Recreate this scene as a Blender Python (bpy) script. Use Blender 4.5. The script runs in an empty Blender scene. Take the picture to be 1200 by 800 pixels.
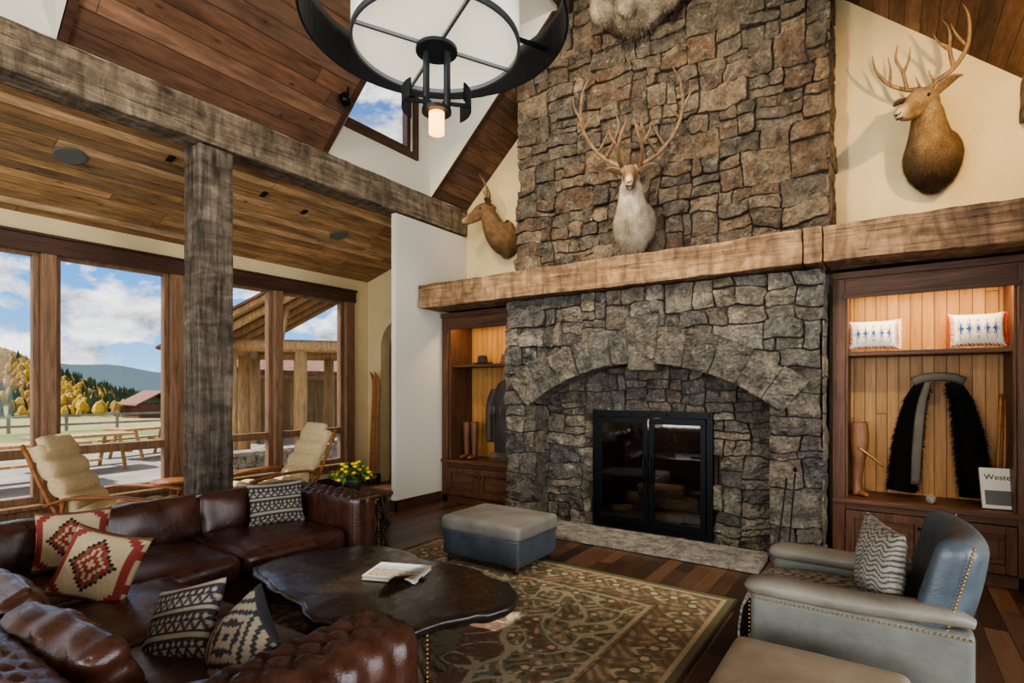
import bpy, bmesh, math, random
import numpy as np
from mathutils import Vector, Matrix, noise, Euler
random.seed(7); np.random.seed(7)
scene=bpy.context.scene
R=random.uniform
# ---------------------------------------------------------------- helpers
def hx(h,a=1.0):
    c=[int(h[i:i+2],16)/255 for i in (0,2,4)]
    return tuple([(x/12.92 if x<=.04045 else ((x+.055)/1.055)**2.4) for x in c]+[a])
def empty(name,loc=(0,0,0),rot=(0,0,0),par=None):
    o=bpy.data.objects.new(name,None); scene.collection.objects.link(o)
    o.location=loc; o.rotation_euler=rot; o.parent=par; o.empty_display_size=.2
    return o
def mk(name,vs,fs,mat=None,par=None,smooth=False,loc=None,rot=None,bevel=0,segs=2):
    me=bpy.data.meshes.new(name); me.from_pydata([tuple(v) for v in vs],[],fs); me.update()
    o=bpy.data.objects.new(name,me); scene.collection.objects.link(o)
    if mat: me.materials.append(mat)
    if smooth: me.polygons.foreach_set('use_smooth',[True]*len(me.polygons))
    o.parent=par
    if loc: o.location=loc
    if rot: o.rotation_euler=rot
    if bevel:
        m=o.modifiers.new('bev','BEVEL'); m.width=bevel; m.segments=segs; m.limit_method='ANGLE'
    return o
BF=[(0,3,2,1),(4,5,6,7),(0,1,5,4),(1,2,6,5),(2,3,7,6),(3,0,4,7)]
def catmull(P,sub):
    out=[]
    n=len(P)
    for i in range(n-1):
        p0=P[max(i-1,0)];p1=P[i];p2=P[i+1];p3=P[min(i+2,n-1)]
        for k in range(sub):
            t=k/sub
            out.append(.5*((2*p1)+(p2-p0)*t+(2*p0-5*p1+4*p2-p3)*t*t+(3*p1-p0-3*p2+p3)*t**3))
    out.append(P[-1]); return out
def tubed(pts,rad,n=10,sub=4,side=None,pw=1.0,jit=0):
    P=[np.array(p,float) for p in pts]
    Rr=[np.array(r if hasattr(r,'__len__') else (r,r),float) for r in rad]
    P=catmull(P,sub); Rr=catmull(Rr,sub)
    vs=[];fs=[];N=len(P);u=None
    for i in range(N):
        T=P[min(i+1,N-1)]-P[max(i-1,0)]; T=T/(np.linalg.norm(T)+1e-9)
        if side is not None: u=np.array(side,float); u=u-T*np.dot(u,T)
        elif u is None:
            a=np.array((0,0,1.)) if abs(T[2])<.9 else np.array((1.,0,0)); u=np.cross(T,a)
        else: u=u-T*np.dot(u,T)
        u=u/(np.linalg.norm(u)+1e-9); w=np.cross(T,u)
        for k in range(n):
            a=2*math.pi*k/n; c=math.cos(a);s=math.sin(a)
            c=math.copysign(abs(c)**pw,c); s=math.copysign(abs(s)**pw,s)
            p=P[i]+u*c*max(Rr[i][0],.0005)+w*s*max(Rr[i][1],.0005)
            if jit: p=p+np.array(noise.noise_vector(Vector(p*9)))*jit
            vs.append(tuple(p))
    for i in range(N-1):
        for k in range(n):
            a=i*n+k;b=i*n+(k+1)%n; fs.append((a,b,b+n,a+n))
    fs.append(tuple(range(n-1,-1,-1))); fs.append(tuple(range((N-1)*n,N*n)))
    return vs,fs
def sphd(c,r,n=12,m=8):
    if not hasattr(r,'__len__'): r=(r,r,r)
    vs=[(c[0],c[1],c[2]+r[2])];fs=[]
    for i in range(1,m):
        ph=math.pi*i/m
        for k in range(n):
            a=2*math.pi*k/n
            vs.append((c[0]+r[0]*math.sin(ph)*math.cos(a),c[1]+r[1]*math.sin(ph)*math.sin(a),c[2]+r[2]*math.cos(ph)))
    vs.append((c[0],c[1],c[2]-r[2])); L=len(vs)-1
    for k in range(n): fs.append((0,1+k,1+(k+1)%n)); fs.append((L,1+(m-2)*n+(k+1)%n,1+(m-2)*n+k))
    for i in range(m-2):
        for k in range(n):
            a=1+i*n+k;b=1+i*n+(k+1)%n; fs.append((a,a+n,b+n,b))
    return vs,fs
def lathed(c,prof,n=32,a0=0,a1=2*math.pi):
    full=abs(a1-a0-2*math.pi)<1e-6; K=n if full else n+1
    vs=[(c[0]+r*math.cos(a0+(a1-a0)*k/n),c[1]+r*math.sin(a0+(a1-a0)*k/n),c[2]+z) for (r,z) in prof for k in range(K)]
    fs=[]
    for i in range(len(prof)-1):
        for k in range(n):
            a=i*K+k;b=i*K+(k+1)%K; fs.append((a,b,b+K,a+K))
    return vs,fs
class Acc:
    def __init__(s): s.v=[];s.f=[]
    def add(s,d,M=None):
        v,f=d;o=len(s.v)
        s.v+= [tuple(M@Vector(p)) for p in v] if M else list(v)
        s.f+= [tuple(i+o for i in q) for q in f]; return s
    def box(s,x0,x1,y0,y1,z0,z1,M=None):
        return s.add(([(x0,y0,z0),(x1,y0,z0),(x1,y1,z0),(x0,y1,z0),(x0,y0,z1),(x1,y0,z1),(x1,y1,z1),(x0,y1,z1)],BF),M)
    def tube(s,p,r,n=10,sub=4,side=None,pw=1.0,jit=0,M=None): return s.add(tubed(p,r,n,sub,side,pw,jit),M)
    def sph(s,c,r,n=12,m=8,M=None): return s.add(sphd(c,r,n,m),M)
    def lathe(s,c,prof,n=32,a0=0,a1=2*math.pi,M=None): return s.add(lathed(c,prof,n,a0,a1),M)
    def obj(s,name,mat=None,par=None,smooth=False,**k): return mk(name,s.v,s.f,mat,par,smooth,**k)
def TR(loc=(0,0,0),rot=(0,0,0),sc=(1,1,1)):
    return Matrix.Translation(loc)@Euler(rot).to_matrix().to_4x4()@Matrix.Diagonal((*sc,1))
def box(name,x0,x1,y0,y1,z0,z1,mat,par=None,bevel=0,segs=2):
    return Acc().box(x0,x1,y0,y1,z0,z1).obj(name,mat,par,bevel=bevel,segs=segs)
def softd(sx,sy,sz,r,puff=(0,0,0),n=8,wr=0,fn=None,seed=0):
    r=min(r,sx/2.01,sy/2.01,sz/2.01)
    def ax(L):
        o=[0,.25*r,.55*r,r]; inn=L-2*r; k=max(1,min(n,int(inn/.02)+1))
        return [-L/2+a for a in o]+[-L/2+r+inn*j/k for j in range(1,k)]+[L/2-a for a in reversed(o)]
    X,Y,Z=ax(sx),ax(sy),ax(sz); nx,ny,nz=len(X),len(Y),len(Z); idx={};vs=[];fs=[]
    def V(i,j,k):
        if (i,j,k) in idx: return idx[(i,j,k)]
        p=np.array((X[i],Y[j],Z[k])); h=np.array((sx/2-r,sy/2-r,sz/2-r)); q=np.clip(p,-h,h); d=p-q; L=np.linalg.norm(d)
        if L>0: d=d/L*r
        v=q+d; u=2*v/np.array((sx,sy,sz)); e=np.clip(1-u*u,0,1)
        v=v+np.array((u[0]*puff[0]*e[1]*e[2],u[1]*puff[1]*e[0]*e[2],u[2]*puff[2]*e[0]*e[1]))
        if wr: v=v+np.array(noise.noise_vector(Vector(v*7)+Vector((seed,seed*2,0))))*wr
        if fn: v=fn(v,u)
        idx[(i,j,k)]=len(vs); vs.append(tuple(v)); return idx[(i,j,k)]
    for i in range(nx-1):
        for j in range(ny-1):
            fs.append((V(i,j,0),V(i,j+1,0),V(i+1,j+1,0),V(i+1,j,0))); fs.append((V(i,j,nz-1),V(i+1,j,nz-1),V(i+1,j+1,nz-1),V(i,j+1,nz-1)))
    for i in range(nx-1):
        for k in range(nz-1):
            fs.append((V(i,0,k),V(i+1,0,k),V(i+1,0,k+1),V(i,0,k+1))); fs.append((V(i,ny-1,k),V(i,ny-1,k+1),V(i+1,ny-1,k+1),V(i+1,ny-1,k)))
    for j in range(ny-1):
        for k in range(nz-1):
            fs.append((V(0,j,k),V(0,j,k+1),V(0,j+1,k+1),V(0,j+1,k))); fs.append((V(nx-1,j,k),V(nx-1,j+1,k),V(nx-1,j+1,k+1),V(nx-1,j,k+1)))
    return vs,fs
def soft(name,c,s,r,mat,par=None,rot=None,**k):
    v,f=softd(*s,r,**k); return mk(name,v,f,mat,par,True,loc=c,rot=rot)
def setcol(me,cols):
    a=me.color_attributes.new('Col','FLOAT_COLOR','POINT'); a.data.foreach_set('color',np.asarray(cols,dtype=np.float32).ravel())
def pillow(name,c,rot,W,H,T,pat,mat,par=None,n=64,fringe=None):
    vs=[];cols=[];fs=[]
    for side in (1,-1):
        for i in range(n+1):
            for j in range(n+1):
                u=-1+2*i/n;v=-1+2*j/n
                x=W/2*u*(1-.09*(1-v*v)); y=H/2*v*(1-.09*(1-u*u))
                z=side*T/2*(max(0,(1-u*u)*(1-v*v)))**.42
                z+=.02*noise.noise(Vector((x*8+side*3,y*8,c[0]*5)))*(1-u*u)*(1-v*v)
                vs.append((x,y,z)); cols.append(pat(u,v))
        o=0 if side==1 else (n+1)**2
        for i in range(n):
            for j in range(n):
                a=o+i*(n+1)+j; q=(a,a+n+1,a+n+2,a+1); fs.append(q if side==1 else q[::-1])
    if fringe:
        rs=random.Random(1)
        for t in range(110):
            for s in (-1,1):
                v=-1+2*t/109; x=s*W/2; y=H/2*v*.97; a=len(vs); dx=s*.028+rs.uniform(-.005,.005); dy=rs.uniform(-.012,.012)
                vs+=[(x*.97,y-.003,0),(x*.97,y+.003,0),(x*.97+dx,y+dy,rs.uniform(-.015,.015))]; cols+=[fringe]*3; fs.append((a,a+1,a+2))
    o=mk(name,vs,fs,mat,par,True,loc=c,rot=rot); setcol(o.data,cols); return o
def fuse(name,acc,voxel,mat,par,it=4,colfn=None):
    o=acc.obj(name,mat,par,True)
    m=o.modifiers.new('r','REMESH'); m.mode='VOXEL'; m.voxel_size=voxel
    m=o.modifiers.new('s','SMOOTH'); m.factor=.6; m.iterations=it
    bpy.context.view_layer.update(); dg=bpy.context.evaluated_depsgraph_get()
    me=bpy.data.meshes.new_from_object(o.evaluated_get(dg)); o.modifiers.clear(); o.data=me
    me.polygons.foreach_set('use_smooth',[True]*len(me.polygons))
    if not me.materials: me.materials.append(mat)
    if colfn: setcol(me,[colfn(v.co) for v in me.vertices])
    return o
def tufts(name,me,par,count,L,colfn,mat,w=.0035,lenfn=None,seed=1):
    rs=random.Random(seed); vs=[];fs=[];cols=[]; N=len(me.vertices)
    for i in range(count):
        v=me.vertices[rs.randrange(N)]; p=v.co; n=v.normal
        if n.y>.75: continue
        l=L*rs.uniform(.6,1.3)*(lenfn(p) if lenfn else 1)
        d=(n*.42+Vector((0,.25,-.85))+Vector((rs.uniform(-.3,.3),rs.uniform(-.2,.2),rs.uniform(-.2,.2)))).normalized()
        s=d.cross(n); 
        if s.length<1e-4: continue
        s=s.normalized()*w; a=len(vs); vs+=[tuple(p-s),tuple(p+s),tuple(p+d*l)]; fs.append((a,a+1,a+2))
        c=colfn(p); k=rs.uniform(.65,1.3); cols+=[(c[0]*k,c[1]*k,c[2]*k,1)]*3
    o=mk(name,vs,fs,mat,par); setcol(o.data,cols); return o
# ---------------------------------------------------------------- materials
class NT:
    def __init__(s,name,rough=.6,col=None,metal=0,spec=.5):
        s.m=bpy.data.materials.new(name); s.m.use_nodes=True; s.t=s.m.node_tree; s.n=s.t.nodes; s.b=s.n['Principled BSDF']
        s.P('Roughness',rough); s.P('Metallic',metal); s.P('Specular IOR Level',spec)
        if col: s.P('Base Color',col)
    def I(s,sock,v):
        if isinstance(v,bpy.types.NodeSocket): s.t.links.new(v,sock)
        else: sock.default_value=v
    def P(s,k,v): s.I(s.b.inputs[k],v); return s
    def N(s,t,**k):
        n=s.n.new(t)
        for a,b in k.items(): setattr(n,a,b)
        return n
    def co(s,k='Object'): return s.N('ShaderNodeTexCoord').outputs[k]
    def mth(s,op,a,b=0.,c=0.):
        n=s.N('ShaderNodeMath',operation=op); s.I(n.inputs[0],a); s.I(n.inputs[1],b); s.I(n.inputs[2],c); return n.outputs[0]
    def sep(s,v): n=s.N('ShaderNodeSeparateXYZ'); s.I(n.inputs[0],v); return n.outputs
    def com(s,x,y,z):
        n=s.N('ShaderNodeCombineXYZ'); s.I(n.inputs[0],x); s.I(n.inputs[1],y); s.I(n.inputs[2],z); return n.outputs[0]
    def noise(s,vec,scale,detail=3,rough=.5,dist=0):
        n=s.N('ShaderNodeTexNoise'); s.I(n.inputs['Vector'],vec); s.I(n.inputs['Scale'],scale); s.I(n.inputs['Detail'],detail); s.I(n.inputs['Roughness'],rough); s.I(n.inputs['Distortion'],dist); return n.outputs[0]
    def voro(s,vec,scale,feat='F1',out=0):
        n=s.N('ShaderNodeTexVoronoi',feature=feat); s.I(n.inputs['Vector'],vec); s.I(n.inputs['Scale'],scale); return n.outputs[out]
    def white(s,vec):
        n=s.N('ShaderNodeTexWhiteNoise',noise_dimensions='3D'); s.I(n.inputs['Vector'],vec); return n.outputs[0]
    def ramp(s,f,stops,const=False):
        n=s.N('ShaderNodeValToRGB'); s.I(n.inputs[0],f); e=n.color_ramp.elements
        if const: n.color_ramp.interpolation='CONSTANT'
        while len(e)<len(stops): e.new(.5)
        for i,(p,c) in enumerate(stops): e[i].position=p; e[i].color=hx(c) if isinstance(c,str) else (c,c,c,1) if not hasattr(c,'__len__') else c
        return n.outputs[0]
    def mix(s,f,a,b,blend='MIX'):
        n=s.N('ShaderNodeMix',data_type='RGBA',blend_type=blend); s.I(n.inputs[0],f); s.I(n.inputs[6],a); s.I(n.inputs[7],b); return n.outputs[2]
    def scl(s,v,sx,sy,sz):
        n=s.N('ShaderNodeMapping'); s.I(n.inputs[0],v); n.inputs[3].default_value=(sx,sy,sz); return n.outputs[0]
    def bump(s,h,st=.3,d=.01):
        n=s.N('ShaderNodeBump'); s.I(n.inputs['Height'],h); n.inputs['Strength'].default_value=st; n.inputs['Distance'].default_value=d
        s.t.links.new(n.outputs[0],s.b.inputs['Normal']); return s
def g4(v): return (v,v,v,1)
def stone_mat(name,pal,rust=.45,rc='7d5a40',grey='5a584f'):
    k=NT(name,.9,spec=.25); v=k.co(); isl=k.N('ShaderNodeNewGeometry').outputs['Random Per Island']
    n=len(pal); c=k.ramp(isl,[(i/n,p) for i,p in enumerate(pal)],True)
    n1=k.noise(v,8,7,.7); n2=k.noise(v,38,5,.75); n3=k.noise(v,2.6,5,.65,1.2)
    c=k.mix(k.ramp(n3,[(.48,0.),(.64,rust)]),c,hx(rc),'MIX')
    c=k.mix(k.ramp(k.noise(v,4.3,6,.75,.6),[(.48,0.),(.6,.65)]),c,hx(grey),'MIX')
    c=k.mix(k.ramp(k.noise(v,11.,6,.75,.4),[(.56,0.),(.66,.6)]),c,hx('a09a8a'),'MIX')
    c=k.mix(1.0,c,k.ramp(n1,[(.32,.35),(.52,.95),(.72,1.35)]),'MULTIPLY')
    c=k.mix(1.0,c,k.ramp(n2,[(.3,.5),(.6,1.2)]),'MULTIPLY')
    k.P('Base Color',c); h=k.mth('ADD',k.mth('MULTIPLY',n1,1.2),k.mth('MULTIPLY',n2,.6)); k.bump(h,1.,.045); return k.m
def plank_mat(name,al,ac,w,L,pal,rough=.5,gap=.02,grain=(.6,1.15),kn=True,bs=.4):
    k=NT(name,rough,spec=.35); o=k.sep(k.co()); a=k.mth('DIVIDE',o[ac],w); ia=k.mth('FLOOR',a); fa=k.mth('FRACT',a)
    r=k.white(k.com(ia,3.3,1.7)); b=k.mth('ADD',k.mth('DIVIDE',o[al],L),k.mth('MULTIPLY',r,9.)); ib=k.mth('FLOOR',b); fb=k.mth('FRACT',b)
    r2=k.white(k.com(ia,ib,5.1)); n=len(pal)
    c=k.ramp(r2,[(i/n,p) for i,p in enumerate(pal)],True)
    gv=k.com(k.mth('MULTIPLY',o[ac],38.),k.mth('MULTIPLY',o[al],2.2),k.mth('MULTIPLY',r2,57.))
    g=k.noise(gv,1.,5,.65,.8)
    c=k.mix(1.,c,k.ramp(g,[(.3,grain[0]),(.65,grain[1])]),'MULTIPLY')
    if kn:
        kv=k.com(k.mth('MULTIPLY',o[ac],9.),k.mth('MULTIPLY',o[al],3.),k.mth('MULTIPLY',r2,31.))
        c=k.mix(k.ramp(k.voro(kv,1.),[(.04,.85),(.13,0.)]),c,hx('33241a'))
        c=k.mix(1.,c,k.ramp(k.noise(k.com(k.mth('MULTIPLY',o[ac],5.),o[al],r2),1.6,4,.65),[(.3,.5),(.7,1.35)]),'MULTIPLY')
    e=k.mth('MINIMUM',fa,k.mth('SUBTRACT',1.,fa)); e2=k.mth('MULTIPLY',k.mth('MINIMUM',fb,k.mth('SUBTRACT',1.,fb)),L/w)
    e=k.mth('MINIMUM',e,e2); gp=k.ramp(e,[(gap*.4,0.),(gap*1.6,1.)])
    c=k.mix(1.,c,k.mix(gp,g4(.12),g4(1.)),'MULTIPLY'); k.P('Base Color',c)
    k.bump(k.mth('ADD',k.mth('MULTIPLY',gp,.8),k.mth('MULTIPLY',g,.35)),bs,.006); return k.m
def wood_mat(name,c1,c2,ax=0,sc=1.,rough=.5,cracks=0,bs=.3):
    k=NT(name,rough,spec=.3); v=k.co(); s=[14*sc]*3; s[ax]=1.1*sc; g=k.noise(k.scl(v,*s),1.,6,.62,1.3)
    s2=[60*sc]*3; s2[ax]=4*sc; g2=k.noise(k.scl(v,*s2),1.,4,.6)
    c=k.ramp(g,[(.3,c1),(.68,c2)]); c=k.mix(1.,c,k.ramp(g2,[(.3,.7),(.6,1.1)]),'MULTIPLY'); h=k.mth('ADD',g,k.mth('MULTIPLY',g2,.5))
    if cracks:
        s3=[20*sc]*3; s3[ax]=.6*sc; cr=k.noise(k.scl(v,*s3),1.,4,.6,.6); cr=k.ramp(k.mth('ABSOLUTE',k.mth('SUBTRACT',cr,.4)),[(.002,0.),(.012,1.)])
        c=k.mix(cracks,c,k.mix(1.,c,cr,'MULTIPLY')); h=k.mth('ADD',h,k.mth('MULTIPLY',cr,.5))
        c=k.mix(1.,c,k.ramp(k.noise(v,3.3,6,.75),[(.3,.5),(.7,1.35)]),'MULTIPLY')
        s4=[3.]*3; s4[ax]=9.; n4=k.noise(k.scl(v,*s4),1.,4,.6,.8); h=k.mth('ADD',h,k.mth('MULTIPLY',n4,1.5))
        c=k.mix(.9,c,k.mix(1.,c,k.ramp(n4,[(.35,.55),(.6,1.2)]),'MULTIPLY'))
        c=k.mix(k.ramp(k.voro(k.scl(v,*[3.5 if i!=ax else 1.6 for i in range(3)]),1.),[(.05,.8),(.16,0.)]),c,hx('2c2119'))
    k.P('Base Color',c); k.bump(h,bs,.012); return k.m
def leather(name,c1,c2,rough=.33,coat=.3):
    k=NT(name,rough); v=k.co(); c=k.ramp(k.noise(v,4.5,5,.6),[(.3,c1),(.7,c2)]); k.P('Base Color',c)
    k.P('Roughness',k.ramp(k.noise(v,9,4,.6),[(.3,rough-.08),(.7,rough+.15)]))
    k.P('Coat Weight',coat); k.P('Coat Roughness',.25)
    k.bump(k.mth('ADD',k.mth('MULTIPLY',k.voro(v,160.),.25),k.noise(v,13,4,.6,1.)),.35,.008); return k.m
def fab_attr(name,rough=.9,sc=220,bs=.5):
    k=NT(name,rough,spec=.15); a=k.N('ShaderNodeVertexColor',layer_name='Col').outputs[0]; v=k.co()
    n=k.noise(v,sc,2,.6); k.P('Base Color',k.mix(1.,a,k.ramp(n,[(.3,.7),(.7,1.2)]),'MULTIPLY')); k.bump(n,bs,.003); return k.m
def fabric(name,c1,c2,sc=60,bs=.4):
    k=NT(name,.9,spec=.15); v=k.co(); n=k.noise(v,sc,3,.6); k.P('Base Color',k.ramp(n,[(.3,c1),(.7,c2)])); k.bump(n,bs,.006); return k.m
def emis(name,c,st): 
    k=NT(name,.5,hx(c)); k.P('Emission Color',hx(c)); k.P('Emission Strength',st); return k.m
m_stoneU=stone_mat('stone_upper',['6a5746','746655','5b5245','7f6c56','6b6153','6f5b48','645b4e','877660','665c4c','756857','5e574c','80705c'],.35,'76583f','605a4e')
m_stoneL=stone_mat('stone_lower',['646058','726b60','575450','7a7062','6b6459','605c56','817868','615a50','716a5e','6c6a62','555451','7b7468'],.25,'75604c','5f5e58')
m_mortar=NT('mortar',.95,hx('3a332b')).m
m_hearth=stone_mat('hearth_stone',['9a958c','a39d92'],.1,grey='8a867c')
m_leanto=plank_mat('leanto_planks',1,0,.125,2.6,['9b7750','b08a5c','c8a275','8b6f50','bd9464','a28058','d6b58a','a98659'],.75)
m_roof=plank_mat('roof_planks',1,0,.12,2.8,['624634','72533c','54402f','80604a','6c4d38','5e4638'],.75)
m_floor=plank_mat('floor_planks',1,0,.13,1.5,['3b2a20','4f3829','614633','30231b','584031','6b4f39','44332a'],.32,.015,(.7,1.1),False,.2)
m_cabback=plank_mat('cabinet_planks',2,0,.09,5.,['a87a42','b48750','a0733f','ac7f48'],.45,.03,(.7,1.12),False)
m_beam=wood_mat('beam_weathered','574c3f','8c7d69',1,.8,.85,.5,.9)
m_post=wood_mat('post_weathered','463e36','7a6f60',2,.8,.85,.6,.9)
m_mantel=wood_mat('mantel_timber','664e38','98795a',0,.7,.8,.5,1.)
m_trim=wood_mat('trim_dark','38241c','50382a',1,1.,.5)
m_win=wood_mat('window_wood','664a35','8f7055',2,1.,.5)
m_cab=wood_mat('cabinet_walnut','3f2a1d','644430',2,1.,.45)
m_cabx=wood_mat('cabinet_walnut_x','3f2a1d','644430',0,1.,.45)
k=NT('plaster_cream',.9,spec=.2); v=k.co(); k.P('Base Color',k.ramp(k.noise(v,2.5,4,.6),[(.3,'c2b189'),(.7,'cdbd97')])); k.bump(k.noise(v,30,3,.6),.15,.004); m_wall=k.m
m_white=NT('plaster_white',.9,hx('c8c4b8'),spec=.2).m
m_iron=NT('blackened_steel',.42,hx('16171a'),.8).m
m_ironb=NT('dark_grey_steel',.45,hx('33383d'),.7).m
m_steel=NT('brushed_grey_steel',.4,hx('7d8288'),.8).m
m_black=NT('soot_black',.9,hx('0b0a09')).m
m_brass=NT('brass_nails',.35,hx('a8854e'),.9).m
m_leather=leather('leather_brown','2e1b14','523022',.3,.28)
m_greyl=leather('leather_grey','6c6b66','8b887f',.45,.12)
m_bluel=leather('leather_slate','39444b','56616a',.38,.2)
m_tanl=leather('leather_taupe','85755f','a3927b',.5,.1)
m_padl=leather('leather_arm_pad','6f6a5e','8c8678',.5,.1)
m_olive=leather('leather_grey_side','5a5b54','787a70',.5,.1)
m_attr=fab_attr('woven_textile'); m_rugm=fab_attr('rug_pile',.95,330,.6)
m_fur=fab_attr('animal_fur',.85,60,1.)
m_cream=fabric('cream_cushion','c0ab80','d2c098',40,.3)
m_antler=wood_mat('antler','54402c','94795a',2,2.,.55)
m_eye=NT('glass_eye',.12,hx('0a0605')).m
def glassm(name,gl,tint='ffffff',gr=.02):
    k=NT(name); k.n.remove(k.b); out=[n for n in k.n if n.type=='OUTPUT_MATERIAL'][0]
    t=k.N('ShaderNodeBsdfTransparent'); t.inputs[0].default_value=hx(tint); g=k.N('ShaderNodeBsdfGlossy'); g.inputs['Roughness'].default_value=gr
    f=k.N('ShaderNodeFresnel'); f.inputs[0].default_value=1.5; mm=k.N('ShaderNodeMixShader')
    k.t.links.new(k.mth('MULTIPLY',f.outputs[0],gl),mm.inputs[0]); k.t.links.new(t.outputs[0],mm.inputs[1]); k.t.links.new(g.outputs[0],mm.inputs[2]); k.t.links.new(mm.outputs[0],out.inputs[0]); return k.m
m_glass=glassm('window_glass',.3); m_fglass=glassm('firebox_glass',1.8,'c8c8c8')
# ---------------------------------------------------------------- room shell
XW,XR,YB,YG=-7.5,3.2,-5.0,6.43
XE,XE2,XC=-5.25,.95,-2.15
SL=.92; ZE=4.3; ZR=ZE+SL*(XC-XE)
box('floor',XW-.2,XR+.2,YB-.2,YG+.2,-.12,0,m_floor)
def wallgrid(name,axis,p0,p1,u,z,holes,mat):
    us=sorted(set([u[0],u[1]]+[h[0] for h in holes]+[h[1] for h in holes])); zs=sorted(set([z[0],z[1]]+[h[2] for h in holes]+[h[3] for h in holes]))
    a=Acc()
    for i in range(len(us)-1):
        for j in range(len(zs)-1):
            cu=(us[i]+us[i+1])/2;cz=(zs[j]+zs[j+1])/2
            if any(h[0]<cu<h[1] and h[2]<cz<h[3] for h in holes): continue
            if axis=='x': a.box(p0,p1,us[i],us[i+1],zs[j],zs[j+1])
            else: a.box(us[i],us[i+1],p0,p1,zs[j],zs[j+1])
    return a.obj(name,mat)
ZB,ZM,ZT=.36,.9,3.08
units=[(-2.96,-1.8),(-1.66,-.5),(-.36,.66),(.8,1.956),(2.088,3.245),(3.535,4.66),(4.79,5.95)]
wallgrid('wall_left','x',XW-.2,XW,(YB,YG+.2),(0,3.6),[(-2.96,6.0,ZB,ZT)],m_wall)
wallgrid('wall_right','x',XR,XR+.2,(YB,YG+.2),(0,3.6),[(-4,4.5,.4,3.1)],m_wall)
wallgrid('wall_back','y',YB-.2,YB,(XW,XR),(0,7.2),[(-6,2,.4,3.1)],m_wall)
a=Acc()
DX0,DX1,DS,DC=-7.17,-6.25,2.3,-6.71; dr=(DX1-DX0)/2
for (x0,x1,z0,z1) in [(XW,DX0,0,4.1),(DX1,XE-.25,0,4.1),(DX0,DX1,DS+dr,4.1)]: a.box(x0,x1,YG,YG+.2,z0,z1)
n=12
for i in range(n):
    t0=math.pi*i/n;t1=math.pi*(i+1)/n
    xa,xb=DC+dr*math.cos(t1),DC+dr*math.cos(t0); za,zb=DS+dr*math.sin(t1),DS+dr*math.sin(t0); zt=DS+dr
    a.add(([(xa,YG,za),(xb,YG,zb),(xb,YG,zt),(xa,YG,zt),(xa,YG+.2,za),(xb,YG+.2,zb),(xb,YG+.2,zt),(xa,YG+.2,zt)],[(0,1,2,3),(7,6,5,4),(0,4,5,1)]))
g=[(XE-.25,0),(XE2+.25,0),(XE2+.25,ZE+.1),(XE2,ZE+.15),(XC,ZR+.15),(XE,ZE+.15),(XE-.25,ZE+.1)]
a.add(([(x,YG,z) for x,z in g]+[(x,YG+.2,z) for x,z in g],[tuple(range(7)),tuple(range(13,6,-1))]+[(i,i+7,(i+1)%7+7,(i+1)%7) for i in range(7)]))
a.box(XE2+.25,XR,YG,YG+.2,0,4.1); a.obj('wall_gable',m_wall)
a=Acc(); a.box(XW,XE-.4,YG+1.6,YG+1.7,0,3.2).box(XW-.1,XW,YG+.2,YG+1.7,0,3.2).box(XE-.5,XE-.4,YG+.2,YG+1.7,0,3.2).box(XW,XE-.4,YG+.2,YG+1.7,3.1,3.2); a.obj('wall_hallway',m_wall)
box('floor_hallway',XW,XE-.4,YG+.2,YG+1.7,-.12,0,m_floor)
box('wall_nib_left',XE-.1,XE-.02,4.98,YG,0,3.88,m_white)
box('wall_nib_right',XE2+.02,XE2+.13,4.98,YG,0,3.88,m_white)
def slab(name,poly,th,mat,n=(0,0,1)):
    v=[tuple(p) for p in poly]; nn=Vector(n)*th; m=len(v)
    return mk(name,v+[tuple(Vector(p)+nn) for p in v],[tuple(range(m)),tuple(range(2*m-1,m-1,-1))]+[(i,i+m,(i+1)%m+m,(i+1)%m) for i in range(m)],mat)
LK=.28; LZ=3.45
slab('ceiling_leanto_left',[(XW-.2,YB,LZ-.2*LK),(XE-.1,YB,LZ+(XE-.1-XW)*LK),(XE-.1,YG,LZ+(XE-.1-XW)*LK),(XW-.2,YG,LZ-.2*LK)],.1,m_leanto)
slab('ceiling_leanto_right',[(XE2+.1,YB,LZ+2.15*LK),(XR+.2,YB,LZ-.2*LK),(XR+.2,YG,LZ-.2*LK),(XE2+.1,YG,LZ+2.15*LK)],.1,m_leanto)
def rz(x): return ZE+SL*(x-XE)
def roofz(x): return ZR-SL*abs(x-XC)
DZ=6.1; XD=XE+(DZ-ZE)/SL
a=Acc()
def rp(y0,y1,x0=XE-.05):
    v=[(x0,y0,rz(x0)),(XC,y0,ZR),(XC,y1,ZR),(x0,y1,rz(x0))]; a.add((v+[(p[0],p[1],p[2]+.15) for p in v],BF))
rp(YB,-.3); rp(1.48,3.91); rp(5.65,YG); rp(-.3,1.48,XD); rp(3.91,5.65,XD)
v=[(XC,YB,ZR),(XE2+.3,YB,rz(XE-.3)),(XE2+.3,YG,rz(XE-.3)),(XC,YG,ZR)]; a.add((v+[(p[0],p[1],p[2]+.15) for p in v],BF))
a.obj('ceiling_vault',m_roof)
a=Acc()
for y in (-.3,1.48,3.91,5.65):
    for dy in (-.02,.02): a.add(([(XE-.02,y+dy,ZE-.05),(XE-.02,y+dy,DZ+.1),(XD+.1,y+dy,DZ+.1)],[(0,1,2)]))
for y0,y1 in ((-.3,1.48),(3.91,5.65)): a.box(XE-.1,XD+.05,y0,y1,DZ,DZ+.05)
a.obj('wall_dormer_cheeks',m_white)
a=Acc()
for y,s in ((1.48,1),(3.91,-1),(5.65,1),(-.3,-1)):
    y0,y1=(y-.01,y+.05) if s>0 else (y-.05,y+.01)
    v=[(XE,y0,ZE-.03),(XD,y0,DZ-.03),(XD,y1,DZ-.03),(XE,y1,ZE-.03)]; a.add((v+[(p[0],p[1],p[2]+.12) for p in v],BF))
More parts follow.
